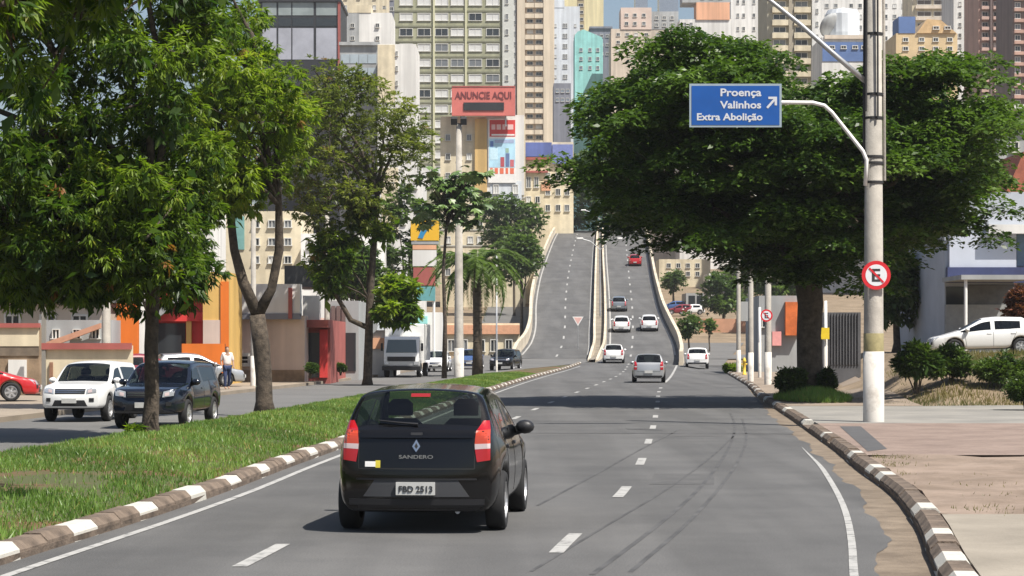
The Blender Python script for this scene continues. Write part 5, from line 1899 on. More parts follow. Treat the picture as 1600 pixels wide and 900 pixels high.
# fan-leaved young tree behind the lamp post
rr = random.Random(41)
Y = 124.0
cx = PX(694, 0, Y).x
fan = thing('fan_leaf_tree', 'young tree with a head of big glossy leaves beside the lamp post', 'tree', (cx, Y, base_z(Y)))
mb = MB()
hd = PX(700, 320, Y) - Vector((cx, Y, base_z(Y)))
mb.tube([(0, 0, -0.2), (0.05, 0, 3), (-0.05, 0, 6), tuple(hd)], [0.16, 0.11, 0.09, 0.06], 8)
cenF = [PX(rr.uniform(655, 748), rr.uniform(270, 350), Y + rr.uniform(-1.3, 1.3)) - Vector((cx, Y, base_z(Y))) for _ in range(36)]
for c in cenF:
    mb.tube([tuple(hd - Vector((0, 0, rr.uniform(0, 1.2)))), tuple(hd.lerp(c, 0.6) + Vector((0, 0, 0.2))), tuple(c)], [0.04, 0.025, 0.012], 5)
mb.build('trunk', bark, fan, True)
lm = MB()
lob = 7
pts = [(0, 0, 0)]
for i in range(lob * 2 + 1):
    a = -2.3 + 4.6 * i / (lob * 2)
    r_ = 0.42 if i % 2 else 0.27
    pts.append((math.sin(a) * r_, math.cos(a) * r_ * 1.1 + 0.12, -0.10 * r_ - 0.06 * abs(math.sin(a)) + (0.03 if i % 2 == 0 else -0.04)))
lm.add(pts, [(0, i, i + 1) for i in range(1, lob * 2 + 1)])
fan_mats = [mat('fan_leaf_%d' % i, c, 0.4, 0.15, 3) for i, c in enumerate([(0.05, 0.10, 0.02), (0.085, 0.15, 0.03), (0.13, 0.20, 0.055)])]
lme = lm.mesh('leaf', fan_mats[0])
for c in cenF:
    for k in range(8):
        p = c + Vector((rr.gauss(0, 0.32), rr.gauss(0, 0.32), rr.gauss(0, 0.22)))
        o = inst('leaf', lme, fan, p, 0, fan_mats[rr.choice((0, 0, 1, 1, 2))])
        o.rotation_euler = (rr.uniform(-1.0, 0.3), rr.uniform(-0.5, 0.5), rr.uniform(0, 6.28))
        o.scale = [rr.uniform(0.7, 1.15)] * 3

# palm
Y = 131.0
px_ = PX(746, 0, Y)
palm = thing('palm_tree', 'palm with a dark trunk and drooping fronds beside the lamp post', 'palm', (px_.x, Y, base_z(Y)))
mb = MB()
ht = PX(0, 412, Y).z - base_z(Y)
mb.tube([(0, 0, -0.2), (0.02, 0, ht * 0.3), (-0.03, 0, ht * 0.7), (0, 0, ht)], [0.34, 0.27, 0.25, 0.20], 12)
for k in range(16):
    z = ht * (0.08 + 0.055 * k)
    mb.lathe([(0.25, z), (0.30, z + 0.04), (0.25, z + 0.08)], 12)
mb.build('trunk', bark_dark, palm, True)


def frond_mesh(seed, ln):
    rg = np.random.default_rng(seed)
    pts = []
    for i in range(15):
        t = i / 14
        pts.append(Vector((0, ln * (t - 0.25 * t ** 3) * 0.85, ln * (0.42 * t - 0.95 * t * t))))
    Ps, Ds, Ls = [], [], []
    for i in range(2, 15):
        d = (pts[i] - pts[i - 1]).normalized()
        for j in range(5):
            p = pts[i - 1].lerp(pts[i], j / 5)
            for sg in (-1, 1):
                Ps.append(p)
                Ds.append((sg * 0.9, 0.35 * d.y + 0.2, 0.3 * d.z - 0.45 + rg.normal(0, 0.18)))
                Ls.append(0.62 * math.sin(PI * min(1, 0.12 + i / 17)) + 0.12)
    L_ = np.array(Ls)
    me = leaf_mesh('frond', np.array(Ps), np.array(Ds), L_, L_ * 0.10 + 0.02, rg.uniform(0.2, 0.9, len(L_)), leaf_e)
    return me


fr = [frond_mesh(60 + k, 4.3) for k in range(3)]
for k in range(30):
    o = inst('frond', fr[k % 3], palm, (0, 0, ht - 0.1), k * 2.39996)
    o.rotation_euler = (R.uniform(-0.55, 0.75), 0, k * 2.39996)
    o.scale = [R.uniform(0.75, 1.05)] * 3


# shrubs
def shrub(name, label, c, r, n, L, mt, seed, cat='shrub', group=None, per=16, flat=1.0):
    per = int(per * 1.5)
    rg = np.random.default_rng(seed)
    t = thing(name, label, cat, c, 0, group)
    cs = []
    for _ in range(n):
        u = rg.normal(size=3)
        u /= np.linalg.norm(u)
        s = rg.uniform(0.35, 0.85)
        cs.append(Vector((u[0] * r[0] * s, u[1] * r[1] * s, r[2] * flat + abs(u[2]) * r[2] * s * 0.95 - r[2] * 0.35)))
    me = whorls(cs, min(r) * 0.42, per, 8, L, L * 0.4, mt, 'foliage', rg, 0.4)
    o = bpy.data.objects.new('foliage', me)
    link(o, t)
    mb = MB()
    for k in range(7):
        c_ = cs[k % len(cs)]
        mb.tube([(c_.x * 0.15, c_.y * 0.15, -0.15), (c_.x * 0.6, c_.y * 0.6, c_.z * 0.5), tuple(c_)], [0.03, 0.02, 0.01], 5)
    mb.build('stem', bark_dark, t)
    return t


def shrub_px(name, label, x0, x1, y0, y1, Y, mt, seed, **k):
    a, b_ = PX(x0, y1, Y), PX(x1, y0, Y)
    w, h = (b_.x - a.x) / 2, b_.z - a.z
    return shrub(name, label, ((a.x + b_.x) / 2, Y, a.z), (w, w * 0.8, h * 0.62), int(k.pop('n', 26) * 1.8), k.pop('L', 0.16) * 0.85, mt, seed, **k)


shrub_px('shrub', 'dark rounded shrub at the foot of the big tree, road side', 1210, 1262, 572, 628, 71.0, leaf_h, 71)
shrub_px('shrub', 'small light shrub right of the big tree trunk', 1278, 1306, 570, 625, 71.5, leaf_h, 72, n=16)
shrub_px('bush', 'spiky green bush below the parked white hatchback', 1400, 1468, 534, 608, 70, leaf_h, 73, L=0.24, n=30)
shrub_px('bush', 'dark green bush beside the spiky one below the hatchback', 1450, 1520, 540, 606, 71, leaf_h, 74, n=28)
shrub_px('bush', 'low dark bush in the shade at the foot of the bank', 1522, 1606, 556, 610, 70, leaf_h, 75, n=28)
shrub_px('hedge', 'clipped light green hedge at the right edge by the driveway', 1570, 1640, 584, 642, 61, leaf_h, 76, n=46, L=0.10, per=26)
shrub_px('bush', 'dark red leaved bush behind the parked hatchback', 1568, 1625, 446, 520, 91, leaf_r, 77, n=30, L=0.2)
shrub_px('shrub', 'small weedy shrub at the foot of the slim median tree', 196, 226, 660, 700, 44.3, leaf_b, 78, n=8, L=0.17, per=5)
shrub_px('shrub', 'small round shrub before the red shop entrance', 474, 496, 567, 586, 103, leaf_h, 79, n=12, L=0.14)
shrub_px('shrub', 'low round shrub before the grey shuttered shop', 524, 540, 568, 582, 112, leaf_h, 80, n=10, L=0.14)
shrub_px('shrub', 'grass tuft at the point of the far footpath', 1128, 1160, 568, 586, 140, leaf_b, 81, n=16, L=0.2)

# grass
def blades(name, label, fn, n, h, w, seed, mt=grass_m):
    rg = np.random.default_rng(seed)
    P = fn(rg, n)
    n = len(P)
    a = rg.uniform(0, 2 * PI, n)
    dist = np.maximum(1.0, P[:, 1] / 30.0)
    H = h * rg.uniform(0.45, 1.25, n)
    Wd = w * np.sqrt(dist) * rg.uniform(0.7, 1.4, n)
    lean = rg.normal(0, 0.35, (n, 2))
    sx = np.stack([np.cos(a), np.sin(a), np.zeros(n)], 1) * Wd[:, None] / 2
    tip = P + np.stack([lean[:, 0] * H, lean[:, 1] * H, H], 1)
    V_ = np.stack([P - sx, P + sx, tip], 1).reshape(-1, 3)
    patch = 0.5 + 0.22 * np.sin(P[:, 0] * 1.3 + 0.4 * P[:, 1]) + 0.16 * np.sin(P[:, 1] * 0.9 + 2 * P[:, 0])
    tint = np.clip(patch + rg.normal(0, 0.2, n), 0, 0.93)
    tint[rg.random(n) < 0.03] = 1.0
    me = fast_mesh(name, V_, np.arange(3 * n).reshape(n, 3), mt, tint, n=3)
    o = bpy.data.objects.new(name, me)
    link(o)
    return tag(o, label, None, kind='stuff')


def med_pts(rg, n):
    u = rg.random(n)
    Y_ = 17 + (130 - 17) * u ** 1.7
    t = rg.random(n)
    a = np.array([E_mf(y) + 0.22 for y in Y_])
    b_ = np.array([E_mk(y) - 0.27 for y in Y_])
    X_ = a + (b_ - a) * t
    bare = ((X_ + 6.0) / 1.0) ** 2 + ((Y_ - 28.3) / 2.0) ** 2 + 0.5 * np.sin(X_ * 5) * np.sin(Y_ * 3)
    keep = (bare > 1.0) | (rg.random(n) < 0.12)
    X_, Y_ = X_[keep], Y_[keep]
    Z_ = np.array([hum(x, y) for x, y in zip(X_, Y_)]) - 0.01
    return np.stack([X_, Y_, Z_], 1)


blades('grass', 'short bright green grass covering the median', med_pts, 170000, 0.085, 0.018, 90)


def mound_pts(rg, n):
    th, r_ = rg.uniform(0, 2 * PI, n), np.sqrt(rg.random(n))
    X_, Y_ = 9.5 + np.cos(th) * r_ * 1.15, 71.0 + np.sin(th) * r_ * 3.2
    return np.stack([X_, Y_, 0.13 + 0.28 * (1 - r_ ** 2)], 1)


mb = MB()
mb.lathe([(1.3, -0.05), (1.15, 0.06), (0.8, 0.20), (0.4, 0.27), (0.01, 0.28)], 20)
mb.v = [(x, y * 2.7, z) for x, y, z in mb.v]
tag(mb.build('grass_mound', soil, None, True, (9.5, 71.0, 0.12)), 'low earth mound round the big tree trunk', kind='structure')
blades('grass', 'grass growing on the mound round the big tree', mound_pts, 9000, 0.20, 0.02, 91)


def weeds(rg, n):
    Y_ = rg.uniform(23.5, 37, n)
    X_ = np.array([E_rk(y) for y in Y_]) + 0.3 + np.abs(rg.normal(0, 0.5, n))
    keep = (np.sin(X_ * 2.1 + Y_) * np.sin(Y_ * 1.7 - X_) + rg.normal(0, 0.25, n)) > 0.45
    return np.stack([X_[keep], Y_[keep], np.full(keep.sum(), 0.13)], 1)


blades('weeds', 'dry weeds scattered over the bare verge', weeds, 1500, 0.045, 0.012, 92, leaf_mat('dry_weeds', (0.09, 0.105, 0.03), (0.20, 0.17, 0.07), 0.3))


def bank_pts(rg, n):
    X_, Y_ = rg.uniform(11.0, 22.0, n), rg.uniform(64.5, 83.0, n)
    keep = (np.sin(X_ * 0.9 + Y_ * 0.5) + 0.6 * np.sin(Y_ * 1.3 - X_) + rg.normal(0, 0.7, n)) > -0.2
    X_, Y_ = X_[keep], Y_[keep]
    return np.stack([X_, Y_, np.array([gz(x_, y_) for x_, y_ in zip(X_, Y_)]) - 0.04], 1)


blades('dry_grass', 'dry straw and olive grass on the bank below the hatchback', bank_pts, 26000, 0.22, 0.022, 93, leaf_mat('bank_grass', (0.06, 0.085, 0.025), (0.22, 0.18, 0.08), 0.3))

# ------------------------------------------------------------------ poles, signs, lamps
pole_m = mat('pole_concrete', (0.36, 0.335, 0.295), 0.9, 0.18, 1.1, 0.4, 25, rgb2=(0.50, 0.465, 0.41), detail=10)
streak(pole_m)
pole_white = mat('pole_whitewash', (0.42, 0.38, 0.33), 0.85, 0.1, 2.0, 0.2, 20, rgb2=(0.62, 0.59, 0.54), detail=10, lo=0.28, hi=0.48)
sign_blue = mat('sign_blue', (0.008, 0.085, 0.34), 0.4, 0.06, 2.0)
sign_white = mat('sign_white', (0.72, 0.74, 0.76), 0.5, 0)
cable_m = mat('cable_black', (0.02, 0.02, 0.022), 0.7, 0)
letter_m = mat('sign_lettering', (0.58, 0.60, 0.64), 0.5, 0)

pb0 = PX(1365, 668, 52.0)
PXc, PYc = pb0.x, 52.0
pole = thing('utility_pole', 'big concrete utility pole with white painted foot on the brick paving', 'pole', (PXc, PYc, 0.13))
zt = 11.5
mb = MB()
mb.lathe([(0.232, 1.62), (0.17, zt), (0.001, zt)], 20)
mb.build('shaft', pole_m, pole, True)
mb = MB()
mb.lathe([(0.246, -0.1), (0.244, 1.63), (0.232, 1.635)], 20)
mb.build('painted_foot', pole_white, pole, True)
mb = MB()
mb.lathe([(0.236, 1.636), (0.2355, 2.05), (0.232, 2.055)], 20)
mb.build('stain_band', mat('pole_band_olive', (0.30, 0.26, 0.13), 0.9, 0.2, 4), pole, True)
for z in (6.15, 7.05, 7.6, 9.0):
    mb = MB()
    r_ = 0.232 - (z - 1.6) * 0.00627
    mb.lathe([(r_ + 0.002, z - 0.03), (r_ + 0.016, z - 0.03), (r_ + 0.016, z + 0.03), (r_ + 0.002, z + 0.03)], 20)
    mb.build('steel_band', cable_m, pole)
for dx, dy, r_, z0 in ((0.25, -0.03, 0.035, 5.6), (-0.20, -0.12, 0.03, 7.2), (-0.23, 0.0, 0.03, 6.0), (0.06, -0.24, 0.022, 7.0)):
    mb = MB()
    mb.tube([(dx, dy, z0), (dx * 0.94, dy, (z0 + zt) / 2), (dx * 0.86, dy, zt - 0.3)], r_, 8)
    mb.build('cable_duct', cable_m if dx < 0.2 else pole_m, pole)
# overhead lamp arm
arm = thing('street_lamp', 'grey lamp arm reaching up from the utility pole over the road', 'street lamp', (PXc, PYc, 0.13))


def pl(px, py, dy=0.0):
    q = PX(px, py, PYc + dy)
    return (q.x - PXc, dy, q.z - 0.13)


mb = MB()
mb.tube([pl(1362, 135, -0.02), pl(1300, 82), pl(1250, 38), pl(1205, 2), pl(1160, -34), pl(1110, -60)], [0.065, 0.06, 0.055, 0.05, 0.045, 0.04], 10)
mb.build('arm', galv, arm, True)
mb = MB()
q = pl(1085, -66)
mb.lathe([(0.02, -0.38), (0.10, -0.34), (0.15, -0.1), (0.15, 0.15), (0.08, 0.36), (0.01, 0.38)], 12, 'x', (q[0], q[1], q[2]))
mb.v = [(x, y, q[2] + (z - q[2]) * 0.55) for x, y, z in mb.v]
mb.build('lamp_head', galv, arm, True)
# blue direction sign on a bent arm
sg = thing('road_sign', 'blue direction sign hung from the utility pole on a bent arm', 'road sign', (PXc, PYc, 0.13))
mb = MB()
mb.tube([pl(1352, 290, -0.24), pl(1354, 250, -0.24), pl(1348, 236, -0.24), pl(1300, 176, -0.24), pl(1288, 165, -0.24), pl(1270, 160.5, -0.24), pl(1222, 160, -0.24), pl(1085, 160, -0.24)], 0.045, 10)
mb.build('bent_arm', white_paint, sg, True)
for py in (285, 255):
    mb = MB()
    c = pl(1366, py)
    mb.lathe([(0.215, c[2] - 0.03), (0.226, c[2] - 0.03), (0.226, c[2] + 0.03), (0.215, c[2] + 0.03)], 20)
    mb.build('clamp', cable_m, sg)
a, b_ = pl(1077, 199, -0.3), pl(1221, 131, -0.3)
mb = MB()
mb.box(a[0], b_[0], -0.335, -0.30, a[2], b_[2])
mb.build('border_panel', mat('sign_edge', (0.30, 0.37, 0.42), 0.5, 0.05), sg)
mb = MB()
e = 0.05
mb.box(a[0] + e, b_[0] - e, -0.342, -0.31, a[2] + e, b_[2] - e)
face = mb.build('face', sign_blue, sg)
y_ = -0.346
for body, xr, zb_, sz in (('Proença', 1187, 152.5, 0.245), ('Valinhos', 1187, 171.5, 0.235), ('Extra Abolição', 1189, 190, 0.225)):
    c = pl(xr, zb_)
    text(body, sz, letter_m, face, (c[0], y_, c[2]), align='RIGHT', bold=0.006, sx=1.18 if body != 'Extra Abolição' else 1.13, extrude=0.003)
c1_, c2_ = Vector(pl(1196, 171)), Vector(pl(1210, 155))
mb = MB()
d = (c2_ - c1_).normalized()
n_ = Vector((-d.z, 0, d.x)) * 0.026


def yq(v):
    return (v.x, y_ - 0.003, v.z)


mb.add([yq(c1_ - n_), yq(c1_ + n_), yq(c2_ + n_), yq(c2_ - n_)], [(0, 1, 2, 3)])
tip = c2_ + Vector((0.02, 0, 0.02))
for dx, dz in ((-1, 0), (0, -1)):
    e_ = tip + Vector((dx * 0.20, 0, dz * 0.20))
    w_ = Vector((dz, 0, dx)) * 0.055
    q1, q2 = tip, e_
    mb.add([(q1.x, y_ - 0.0035, q1.z), (q2.x, y_ - 0.0035, q2.z), ((q2 + Vector((-0.055 if dx == 0 else 0, 0, -0.055 if dx else 0))).x, y_ - 0.0035, (q2 + Vector((-0.055 if dx == 0 else 0, 0, -0.055 if dx else 0))).z),
            ((q1 + Vector((-0.055, 0, -0.055))).x, y_ - 0.0035, (q1 + Vector((-0.055, 0, -0.055))).z)], [(0, 1, 2, 3)])
mb.build('arrow', letter_m, face)


def no_parking(name, label, loc, r, back):
    t = thing(name, label, 'road sign', loc)
    red = mat('sign_red', (0.62, 0.02, 0.03), 0.45, 0.04)
    mb = MB()
    mb.lathe([(0.001, -0.012), (r, -0.012), (r, 0.0), (0.001, 0.0)], 36, 'y')
    mb.build('disc', red, t)
    mb = MB()
    mb.lathe([(0.001, -0.016), (r * 0.74, -0.016), (r * 0.74, -0.012)], 36, 'y')
    f = mb.build('white_field', sign_white, t)
    h = r * 0.44
    w = r * 0.30
    mb = MB()
    mb.box(-w, -w * 0.35, -0.021, -0.0165, -h, h)
    for z0 in (-h, -h * 0.18, h * 0.66):
        mb.box(-w * 0.35, w * 0.9, -0.021, -0.0165, z0, z0 + h * 0.34)
    mb.build('letter', plate_ink, f)
    mb = MB()
    s_ = r * 0.70
    k = 0.70710678
    hw_ = r * 0.07
    mb.add([((-s_ * k - hw_ * k), -0.0245, (s_ * k - hw_ * k)), ((-s_ * k + hw_ * k), -0.0245, (s_ * k + hw_ * k)), ((s_ * k + hw_ * k), -0.0245, (-s_ * k + hw_ * k)), ((s_ * k - hw_ * k), -0.0245, (-s_ * k - hw_ * k))], [(0, 1, 2, 3)])
    mb.build('slash', red, f)
    mb = MB()
    mb.box(-0.04, 0.04, 0.0, back, -r * 0.6, r * 0.6)
    mb.build('bracket', galv, t)
    return t


c = PX(1369, 430, PYc - 0.27)
no_parking('no_parking_sign', 'round red and white no parking sign with a letter E on the utility pole', (c.x, PYc - 0.27, c.z), 0.335, 0.06)


# white footed posts beyond the big tree
def foot_pole(px, pyb, pyt, Y, w, label, foot=0.33, m_=None, name='utility_pole'):
    x = PX(px, 0, Y).x
    z0 = gz(x, Y) + 0.1
    z1 = PX(0, pyt, Y).z
    t = thing(name, label, 'pole', (x, Y, z0), 0)
    r_ = w * Y / FPX / 2
    h = z1 - z0
    hf = h * foot if foot < 1 else foot
    mb = MB()
    mb.lathe([(r_, hf), (r_ * 0.75, h), (0.001, h)], 12)
    mb.build('shaft', m_ or pole_m, t, True)
    mb = MB()
    mb.lathe([(r_ * 1.05, -0.15), (r_ * 1.04, hf + 0.01), (r_, hf + 0.012)], 12)
    mb.build('painted_foot', pole_white, t, True)
    return t, h, r_


foot_pole(1200, 606, 300, 98, 11, 'concrete pole with white foot nearest the big tree, round sign on it', 1.45)
c = PX(1198, 493, 97.5)
no_parking('no_parking_sign', 'small round no parking sign on the pole beyond the big tree', (c.x, 97.6, c.z), 0.27, 0.1)
foot_pole(1173, 600, 300, 106, 9, 'pale concrete pole, middle of the three past the big tree', 1.4)
foot_pole(1154, 577, 250, 138, 7, 'concrete pole with a dark box at the tip of the far footpath', 1.4)
foot_pole(1290, 578, 470, 86, 6, 'thin white post right of the big trunk with a yellow plate', 0.5, white_paint, 'sign_post')
t = thing('sign_plate', 'small yellow plate on the thin white post', 'sign', PX(1290, 521, 85.85))
mb = MB()
mb.box(-0.18, 0.14, -0.03, 0.0, -0.22, 0.22)
mb.build('plate', mat('plate_yellow', (0.75, 0.55, 0.03), 0.5, 0.05), t)
foot_pole(1187, 575, 480, 118, 5, 'thin white post behind the middle concrete pole', 0.5, white_paint, 'sign_post')
t = thing('fire_hydrant', 'yellow standpipe at the tip of the far footpath', 'hydrant', (PX(1163, 0, 128).x, 128, 0.15))
yl = mat('hydrant_yellow', (0.68, 0.48, 0.05), 0.6, 0.08)
mb = MB()
mb.lathe([(0.13, 0), (0.13, 0.06), (0.085, 0.08), (0.085, 0.72), (0.11, 0.74), (0.11, 0.80), (0.07, 0.92), (0.03, 0.98), (0.001, 0.98)], 12)
mb.build('barrel', yl, t, True)
mb = MB()
mb.tube([(-0.17, 0, 0.6), (0.17, 0, 0.6)], 0.05, 8)
mb.build('outlet', yl, t)
t, h, r_ = foot_pole(1154, 577, 420, 138.4, 3, 'dark service pole with meter box at the tip of the far footpath', 0.2, mat('pole_dark', (0.07, 0.06, 0.06), 0.8, 0.1))
mb = MB()
mb.box(-0.05, 0.75, -0.15, 0.15, 3.2, 4.4)
mb.build('meter_box', wm['grey'], t)

# lamp post by the palm
x = PX(717, 0, 128).x
lp = thing('street_lamp', 'tall concrete lamp post with twin floodlights beside the palm', 'street lamp', (x, 128, base_z(128) + 0.05))
hl = PX(0, 196, 128).z
mb = MB()
mb.lathe([(0.27, 1.6), (0.15, hl), (0.001, hl)], 16)
mb.build('shaft', pole_m, lp, True)
mb = MB()
mb.lathe([(0.29, -0.2), (0.285, 1.6), (0.27, 1.61)], 16)
mb.build('painted_foot', pole_white, lp, True)
mb = MB()
mb.tube([(-0.35, 0, hl + 0.02), (0.35, 0, hl + 0.02)], 0.05, 8)
mb.build('cross_arm', cable_m, lp)
for s_ in (-1, 1):
    mb = MB()
    mb.box(-0.18, 0.18, -0.25, 0.15, 0.0, 0.42, 0.06)
    o = mb.build('floodlight', cable_m, lp, False, (s_ * 0.27, 0, hl + 0.02))
    o.rotation_euler = (0.3, 0, 0)

# utility poles on the left footpath
for px, Y, pt, w, lb in ((166, 79, 250, 15, 'grey concrete utility pole in front of the cream boundary wall'), (396, 96, 320, 9, 'white footed pole in front of the pale pink shop'), (511, 110, 330, 9, 'white footed pole by the dark red shop entrance')):
    foot_pole(px, 0, pt, Y, w, lb, 1.3 if px > 300 else 0.03)

# petrol station totem
Y = 150
x = PX(664, 0, Y).x
tt = thing('totem_sign', 'tall petrol station totem with yellow head and blue swoosh', 'sign', (x, Y, base_z(Y) + 0.1))
k_ = Y / FPX
zt_ = lambda py: CAM_H + (HOR - py) * k_ - base_z(Y) - 0.1
for name, x0, x1, y0, y1, m_, d in (('head_panel', 642, 686, 345, 376, mat('totem_yellow', (0.72, 0.42, 0.03), 0.5, 0.04), 0.25), ('grey_strip', 643, 685, 377, 382, wm['grey'], 0.22), ('orange_strip', 645, 682, 383, 390, wm['orange'], 0.22),
                                    ('white_panel', 645, 682, 391, 416, wm['white'], 0.22), ('red_panel', 646, 680, 418, 446, wm['brick_red'], 0.22), ('teal_panel', 648, 680, 448, 470, mat('totem_teal', (0.12, 0.32, 0.33), 0.6, 0.1), 0.22)):
    mb = MB()
    mb.box((x0 - 664) * k_, (x1 - 664) * k_, -d, d, zt_(y1), zt_(y0))
    mb.build(name, m_, tt)
mb = MB()
mb.prism([((653 - 664) * k_, zt_(372)), ((658 - 664) * k_, zt_(360)), ((668 - 664) * k_, zt_(350)), ((679 - 664) * k_, zt_(351)), ((670 - 664) * k_, zt_(357)), ((664 - 664) * k_, zt_(366)), ((661 - 664) * k_, zt_(373))], -0.29, -0.24)
mb.build('swoosh', mat('totem_blue', (0.03, 0.22, 0.42), 0.5, 0), tt)
for sx in (-0.6, 0.6):
    mb = MB()
    mb.tube([(sx, 0, -0.2), (sx, 0, zt_(460))], 0.09, 8)
    mb.build('post', white_paint, tt)

# lamp on the viaduct barrier, yield sign at its foot
for Y, lb in ((212, 'thin double armed lamp on the central barrier low on the ramp'), (262, 'thin double armed lamp on the central barrier high on the ramp')):
    x = (C_l(Y) + C_r(Y)) / 2
    t = thing('street_lamp', lb, 'street lamp', (x, Y, Z_r(Y) + 0.4), 0, 'lamps on the viaduct')
    mb = MB()
    mb.tube([(0, 0, 0), (0, 0, 6.5)], [0.08, 0.05], 8)
    mb.build('post', galv, t)
    for s_ in (-1, 1):
        mb = MB()
        mb.tube([(0, 0, 6.3), (s_ * 0.9, 0, 7.1), (s_ * 1.9, 0, 7.4)], 0.04, 6)
        a_ = mb.build('arm', galv, t)
        mb = MB()
        mb.box(s_ * 1.9 - 0.3, s_ * 1.9 + 0.3, -0.1, 0.1, 7.34, 7.46, 0.04)
        mb.build('lamp_head', white_paint, a_)
Y = 186
x = PX(903, 0, Y).x
t = thing('yield_sign', 'white triangular give-way sign seen from behind at the foot of the ramp', 'road sign', (x, Y, Z_r(Y)))
zc = PX(0, 500, Y).z - Z_r(Y)
mb = MB()
mb.prism([(-0.46, zc + 0.28), (0.46, zc + 0.28), (0, zc - 0.5)], -0.05, -0.02)
mb.build('plate', white_paint, t)
mb = MB()
mb.prism([(-0.34, zc + 0.21), (0.34, zc + 0.21), (0, zc - 0.36)], -0.056, -0.051)
mb.build('face', mat('sign_pink', (0.70, 0.42, 0.38), 0.6, 0.05), t)
mb = MB()
mb.tube([(0, 0, 0), (0, 0, zc)], 0.035, 8)
mb.build('post', galv, t)

# thin road-name post by the palm
t, h, r_ = foot_pole(776, 583, 395, 140, 3, 'thin grey sign post right of the palm', 0.1, galv, 'sign_post')

# ------------------------------------------------------------------ lorry
def lorry(label, loc, rz):
    t = thing('lorry', label, 'lorry', loc, rz)
    wh = PAINT['white']
    mb = MB()
    prof = [(2.6, 0.45), (2.72, 0.9), (2.62, 1.35), (2.35, 2.2), (2.2, 2.32), (1.0, 2.34), (1.0, 0.45)]
    n = len(prof)
    V_ = [(-1.0, y, z) for y, z in prof] + [(1.0, y, z) for y, z in prof]
    mb.add(V_, [tuple(range(n)), tuple(range(2 * n - 1, n - 1, -1))] + [(i, (i + 1) % n, n + (i + 1) % n, n + i) for i in range(n)])
    mb.build('cab', wh, t)
    mb = MB()
    mb.add([(-0.88, 2.64, 1.42), (0.88, 2.64, 1.42), (0.80, 2.40, 2.14), (-0.80, 2.40, 2.14), (-0.88, 2.58, 1.40), (0.88, 2.58, 1.40), (0.8, 2.33, 2.12), (-0.8, 2.33, 2.12)],
           [(0, 1, 2, 3), (0, 4, 5, 1), (1, 5, 6, 2), (2, 6, 7, 3), (3, 7, 4, 0)])
    mb.build('windscreen', mat('lorry_glass', (0.10, 0.13, 0.14), 0.06, 0), t)
    mb = MB()
    mb.box(-0.8, 0.8, 2.66, 2.74, 0.92, 1.18)
    mb.build('grille', black_plastic, t)
    for s_ in (-1, 1):
        mb = MB()
        mb.box(s_ * 0.84 - 0.12, s_ * 0.84 + 0.12, 2.6, 2.74, 0.72, 0.90)
        mb.build('headlight', lamp_clear, t)
        mb = MB()
        mb.box(s_ * 1.15 - 0.06, s_ * 1.15 + 0.06, 2.3, 2.42, 1.5, 1.95, 0.03)
        mb.build('mirror', black_plastic, t)
        mb = MB()
        mb.box(s_ * 1.003 - 0.004, s_ * 1.003 + 0.004, 1.25, 2.2, 1.4, 2.1)
        mb.build('side_window', mat('lorry_glass', (0.1, 0.13, 0.14)), t)
    mb = MB()
    mb.box(-1.1, 1.1, 2.55, 2.80, 0.40, 0.66, 0.05)
    mb.build('bumper', black_plastic, t)
    mb = MB()
    mb.box(-1.12, 1.12, -3.4, 0.92, 0.95, 3.05, 0.05)
    mb.build('cargo_box', white_paint, t)
    mb = MB()
    mb.box(-0.45, 0.45, -3.3, 2.4, 0.55, 0.9)
    mb.build('chassis', black_plastic, t)
    ty, ri = wheel_meshes(0.40, 0.26)
    for s_ in (-1, 1):
        for y in (1.75, -2.2):
            w = inst('wheel', ri, t, (s_ * 0.93, y, 0.40), 0 if s_ > 0 else PI)
            inst('tyre', ty, w)
    return t


Y = 128
lorry('white box lorry facing the camera on the opposite road', (PX(640, 0, Y).x - 0.3, Y + 2, base_z(Y)), PI - 0.05)

# ------------------------------------------------------------------ person
def skin_body(name, verts, edges, radii, mt, parent, root=0, sub=2):
    me = bpy.data.meshes.new(name)
    me.from_pydata(verts, edges, [])
    o = bpy.data.objects.new(name, me)
    COL.objects.link(o)
    md = o.modifiers.new('k', 'SKIN')
    for i, r_ in enumerate(radii):
        o.data.skin_vertices[0].data[i].radius = r_ if isinstance(r_, tuple) else (r_, r_)
        o.data.skin_vertices[0].data[i].use_root = (i == root)
    m2 = o.modifiers.new('s', 'SUBSURF')
    m2.levels = m2.render_levels = sub
    bpy.context.view_layer.update()
    me2 = bpy.data.meshes.new_from_object(o.evaluated_get(bpy.context.evaluated_depsgraph_get()))
    bpy.data.objects.remove(o)
    me2.materials.clear()
    me2.materials.append(mt)
    me2.polygons.foreach_set('use_smooth', [True] * len(me2.polygons))
    q = bpy.data.objects.new(name, me2)
    return link(q, parent)


